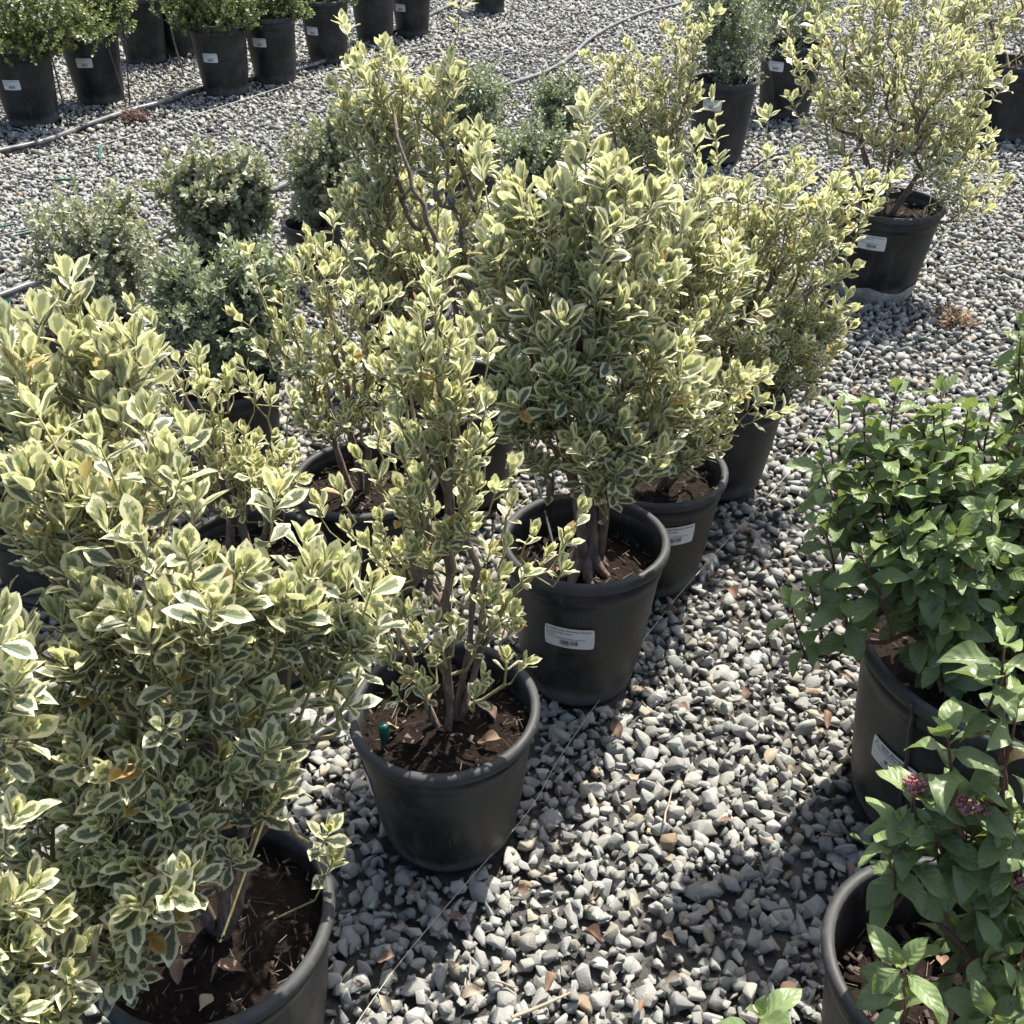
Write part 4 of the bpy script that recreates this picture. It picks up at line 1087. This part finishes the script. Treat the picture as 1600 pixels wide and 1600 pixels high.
string([(-30, 272), (60, 248), (170, 222), (350, 165), (540, 105), (700, 62), (860, 25)], 'pale string crossing the gravel in front of tall hedge pots', .0025)
string([(540, 1625), (620, 1510), (718, 1392), (830, 1262), (890, 1160), (1060, 930), (1270, 690), (1378, 500), (1480, 360), (1575, 215)], 'fine string running past the pots of the variegated row', .0007)
string([(300, 255), (345, 235), (380, 217), (480, 200), (560, 160)], 'short curved string on gravel behind lumpy olive shrub', .0018)

def arc_tube(a, b, height, label, r=.0030, za=.02, zb=.02, side=0.0, mat='tube'):
    A = at(*a, za) if isinstance(a, tuple) else a; B = at(*b, zb) if isinstance(b, tuple) else b
    pts = []
    for k in range(9):
        t = k / 8; p = A.lerp(B, t); p.z += height * math.sin(math.pi * t); p.x += side * math.sin(math.pi * t) ; pts.append(p)
    return tube_thing('drip_tube', pts, r, mat, label, 'tube', G_TUBE, 6, 3)
P = {s['seed']: s for s in SPEC}
def top_of(seed, dx=0, dy=0, dz=0):
    s = P[seed]; b = s['base3']; return Vector((b.x + dx, b.y + dy, s['h'] - .05 + dz))
arc_tube((198, 168), top_of(52, -.06, -.05, .02), .30, 'drip tube looping high over the pot with two tubes', .0045, side=.03)
arc_tube((203, 166), top_of(52, .08, -.02, .02), .34, 'second drip tube beside the first on the same tall pot', .0045, side=.10)
arc_tube((108, 205), top_of(51, .12, -.08, .02), .30, 'drip tube rising to the hedge shrub that spills over its rim', .0045, side=.04)
arc_tube((288, 120), top_of(55, -.13, -.08, .0), .22, 'short pale drip tube bent into the dense round hedge pot', .0055, side=-.08, mat='hose')
arc_tube((170, 470), top_of(32, .0, -.06, .02), .16, 'drip tube arching from pale round shrub to lumpy olive shrub', .0036)
arc_tube((440, 395), top_of(32, .04, -.05, .02), .14, 'drip tube arching between lumpy and bushy olive shrubs', .0036)
arc_tube((830, 165), (905, 165), .22, 'black drip tube hoop standing above the feathery shrubs', .0040)
arc_tube((760, 240), (700, 240), .18, 'drip tube dipping into the grey-green feathery shrub', .0036)
arc_tube((1150, 285), (1300, 300), .16, 'drip tube arching to the wide mud-crusted pot', .0042)
arc_tube((480, 770), top_of(9, .10, .05, .03), .15, 'drip tube hooped over the soil with brown leaves', .0034, side=.04)
arc_tube((790, 700), top_of(3, -.06, -.02, .03), .10, 'drip tube feeding the gnarled trunk', .0034)
arc_tube((1210, 190), top_of(40, .10, -.05, .02), .22, 'drip tube behind spreading variegated shrub, on fine-leaved shrub', .0042)
arc_tube((620, 85), (740, 78), .02, 'drip tube lying nearly flat past the last tall pots', .0040)
arc_tube((640, 110), (900, 70), .015, 'long drip tube lying on gravel beside grey hose', .0036)
arc_tube((780, 100), (890, 95), .06, 'low hoop of drip tube touching the grey hose', .0036, mat='hose')
tube_thing('drip_tube', ground_path([(0, 262), (60, 278), (105, 281), (140, 268), (158, 245), (157, 225)], .026), .0040, 'pipe', 'curved drip tube with green joints on open gravel', 'tube', G_TUBE, 6, 6)
tube_thing('drip_tube', ground_path([(-20, 372), (10, 366), (40, 360), (90, 350)], .026), .0040, 'pipe', 'drip tube stub beside pale round shrub', 'tube', G_TUBE, 6, 6)

def barbed_joint(a, b, label, z=.028, r=.0075):
    A, B = at(*a, z), at(*b, z); acc = Acc(); n = 9
    pts = [A.lerp(B, k / (n - 1)) for k in range(n)]
    acc.tube(pts, [r * (1.0 if k % 2 else .72) for k in range(n)], 8)
    tag(obj('hose_joint', acc.mesh('hose_joint', M['green'])), label, 'hose joint', 'green plastic hose joints')
barbed_joint((155, 248), (157, 226), 'green joint at the bend of the curved drip tube')
barbed_joint((88, 281), (122, 280), 'green joint halfway along the curved drip tube')
barbed_joint((-4, 355), (22, 350), 'green joint lying on gravel next to the drip tube stub', r=.006)
barbed_joint((22, 368), (48, 362), 'green joint on the drip tube stub', r=.006)
barbed_joint((8, 470), (22, 488), 'green joint lying loose below the grey hose', r=.006)

# stake with green head in the sparse yellow shrub's pot, black stake at the gnarled trunk
def stake(x, y, z0, z1, r, mat, label, cap=None):
    root = empty('drip_stake', (x, y, z0)); acc = Acc(); acc.tube([(0, 0, -.03), (0, 0, (z1 - z0) * .5), (.004, 0, z1 - z0)], [r * .6, r, r], 6)
    tag(root, label, 'stake', 'drip stakes'); obj('rod', acc.mesh('rod', M[mat]), root)
    if cap:
        a2 = Acc(); L = z1 - z0
        a2.tube([(.004, 0, L - .035), (.004, 0, L - .03), (.004, 0, L - .004), (.004, 0, L)], [r * 1.5, r * 2.2, r * 2.2, r * 1.6], 8); obj('cap', a2.mesh('cap', M[cap]), root)
s2 = P[2]; q = at(597, 1150, s2['h'] - .03)
stake(q.x, q.y, s2['h'] - .058, s2['h'] - .002, .004, 'green', 'green capped drip stake in the sparse yellow shrub pot', 'green')
s3 = P[3]; q = at(845, 830, s3['h'] - .08)
stake(q.x + .02, q.y - .005, s3['h'] - .095, s3['h'] + .07, .004, 'tube', 'thin black drip stake standing in the gnarled-trunk pot')
# strap on the large dark green shrub's pot
s21 = P[21]
acc = Acc(); pts = []
for z in np.linspace(.03, .385, 12):
    best = min(np.linspace(-math.pi, -math.pi / 2, 90), key=lambda a: abs(proj((s21['base3'].x + pot_radius(s21['D'], s21['h'], s21['tap'], z) * math.cos(a), s21['base3'].y + pot_radius(s21['D'], s21['h'], s21['tap'], z) * math.sin(a), z))[0][0] - (1398 + (z - .03) * 95)))
    r = pot_radius(s21['D'], s21['h'], s21['tap'], z) + (.004 if z < .36 else .014)
    pts.append((s21['base3'].x + r * math.cos(best), s21['base3'].y + r * math.sin(best), z))
acc.tube(pts, [.0036] * len(pts), 6)
tag(obj('tie_strap', acc.mesh('tie_strap', M['tube'])), 'thin black tube tied down the side of the wide pot over its label', 'strap')

# ------------------------------------------------------------------ litter on the gravel
G_DRY = 'dry leaves lying on the gravel'
SHORT = {1: 'scuffed large shrub', 2: 'sparse yellow shrub', 3: 'gnarled-trunk shrub', 4: 'narrow labelled', 5: 'broad yellow shrub', 6: 'mud-crusted', 7: 'second labelled variegated shrub', 8: 'many-stemmed shrub', 9: 'upright yellow shrub', 10: 'leaning trunk',
         11: 'dense grey-green shrub', 12: 'leaning-twig shrub', 21: 'strapped dark green shrub', 22: 'bud-cluster shrub', 23: 'edge-of-row green shrub', 24: 'single-shoot', 31: 'pale round shrub', 32: 'lumpy olive shrub', 33: 'bushy olive shrub', 52: 'two-tube hedge', 51: 'spilling hedge'}
rr = random.Random(21)
spots = [(1165, 1080), (1075, 1115), (1210, 1180), (1295, 1300), (1225, 1305), (1120, 1290), (985, 1345), (920, 1410), (620, 1500), (555, 1530), (590, 1560), (1035, 1540), (870, 1530), (490, 1190), (550, 1330), (990, 1090), (960, 1130), (1170, 850), (1110, 830), (1130, 905), (1155, 980),
         (1080, 985), (1060, 960), (1100, 1010), (1210, 900), (1240, 860), (1150, 940), (1230, 1010), (1240, 530), (1430, 480), (1500, 510), (1560, 430), (1470, 560), (1390, 590), (1520, 330), (1440, 440), (940, 1480), (1000, 1590), (1060, 1480), (1290, 1420), (1240, 1540), (1090, 1230), (1140, 1150), (830, 1400),
         (1290, 1120), (1310, 1060), (700, 1440), (520, 1250), (1180, 1010), (1000, 1210), (1330, 620), (90, 450), (60, 540), (230, 205), (420, 430), (1340, 500), (1280, 600), (1545, 300), (1590, 380), (760, 1560)]
for k, (px, py) in enumerate(spots):
    p = at(px, py, .033); o = obj('dry_leaf', DRY[rr.randrange(8)], None, p); sc = rr.uniform(.026, .048)
    o.scale = (sc * rr.uniform(.6, 1.1), sc, sc * rr.uniform(.7, 1.6)); o.rotation_euler = (rr.uniform(-.2, .2), rr.uniform(-.2, .2), rr.uniform(0, 6.28))
    near = min(SPEC, key=lambda q: (q['base3'] - p).length - q['D'] / 2)
    dist = (near['base3'] - p).length - near['D'] / 2
    tint = ['brown', 'tan', 'dark brown', 'pale straw-coloured', 'reddish brown', 'grey-brown'][DRY.index(o.data) % 6]
    tag(o, f"small {tint} dry leaf on gravel {'beside' if dist < .22 else 'some way from'} the {SHORT.get(near['seed'], 'low shrub')} pot", 'dry leaf', G_DRY)
def twig(a, b, label, r=.003):
    A, B = at(*a, .028), at(*b, .028); acc = Acc(); m = [A.lerp(B, t) + Vector((rr.uniform(-.003, .003), rr.uniform(-.003, .003), rr.uniform(0, .004))) for t in (0, .3, .6, 1)]
    acc.tube(m, [r, r * 1.1, r * .9, r * .6], 6, [(0.30, .25, .19, 1)] * 4); tag(obj('dry_twig', acc.mesh('dry_twig', M['chip'])), label, 'twig', 'dry twigs on the gravel')
twig((800, 1592), (893, 1552), 'pale dry twig lying on sunlit gravel')
twig((770, 1535), (812, 1545), 'short yellowish stalk on gravel by the shadow edge', .0018)
twig((1038, 1290), (1048, 1235), 'thin dark twig beside a curled leaf', .002)
twig((735, 1500), (733, 1540), 'fine dry stem standing among shaded stones', .0015)
def dead_weed(px, py, r, label, col, n=70):
    c = at(px, py, 0); rng = np.random.default_rng(int(px)); acc = Acc()
    for k in range(n):
        d = unit(rng.normal(0, 1, 3) * [1, 1, .45] + [0, 0, .45]); L = r * rng.uniform(.4, 1); m = np.array([0, 0, .012]) + d * L * .5 + rng.normal(0, .008, 3)
        e = d * L + [0, 0, -.15 * L]; e[2] = max(e[2], .02); cc = np.array(col) * rng.uniform(.6, 1.3)
        acc.tube([(0, 0, .008), m, e], [.0022, .0018, .0010], 4, [(*cc, 1)] * 3)
        for q in range(2):
            s = m + (e - m) * rng.random(); w = rng.normal(0, .010, 3)
            acc.add([s, s + w + [.004, .004, 0], s + w * 1.8, s + w - [.004, .004, 0]], [(0, 1, 2, 3)], (*cc, 1))
    tag(obj('dead_weed', acc.mesh('dead_weed', M['chip'], False), None, c), label, 'dead weed', 'dead weeds')
dead_weed(215, 190, .13, 'clump of reddish dead weed in front of tall hedge pots', (.15, .095, .075), 110)
dead_weed(1492, 506, .11, 'crumpled tan dead weed on gravel near the mud-crusted pot', (.30, .21, .13))
print('objects', len(bpy.data.objects), 'tris', sum(len(o.data.loop_triangles) if False else len(o.data.polygons) for o in bpy.data.objects if o.type == 'MESH'))
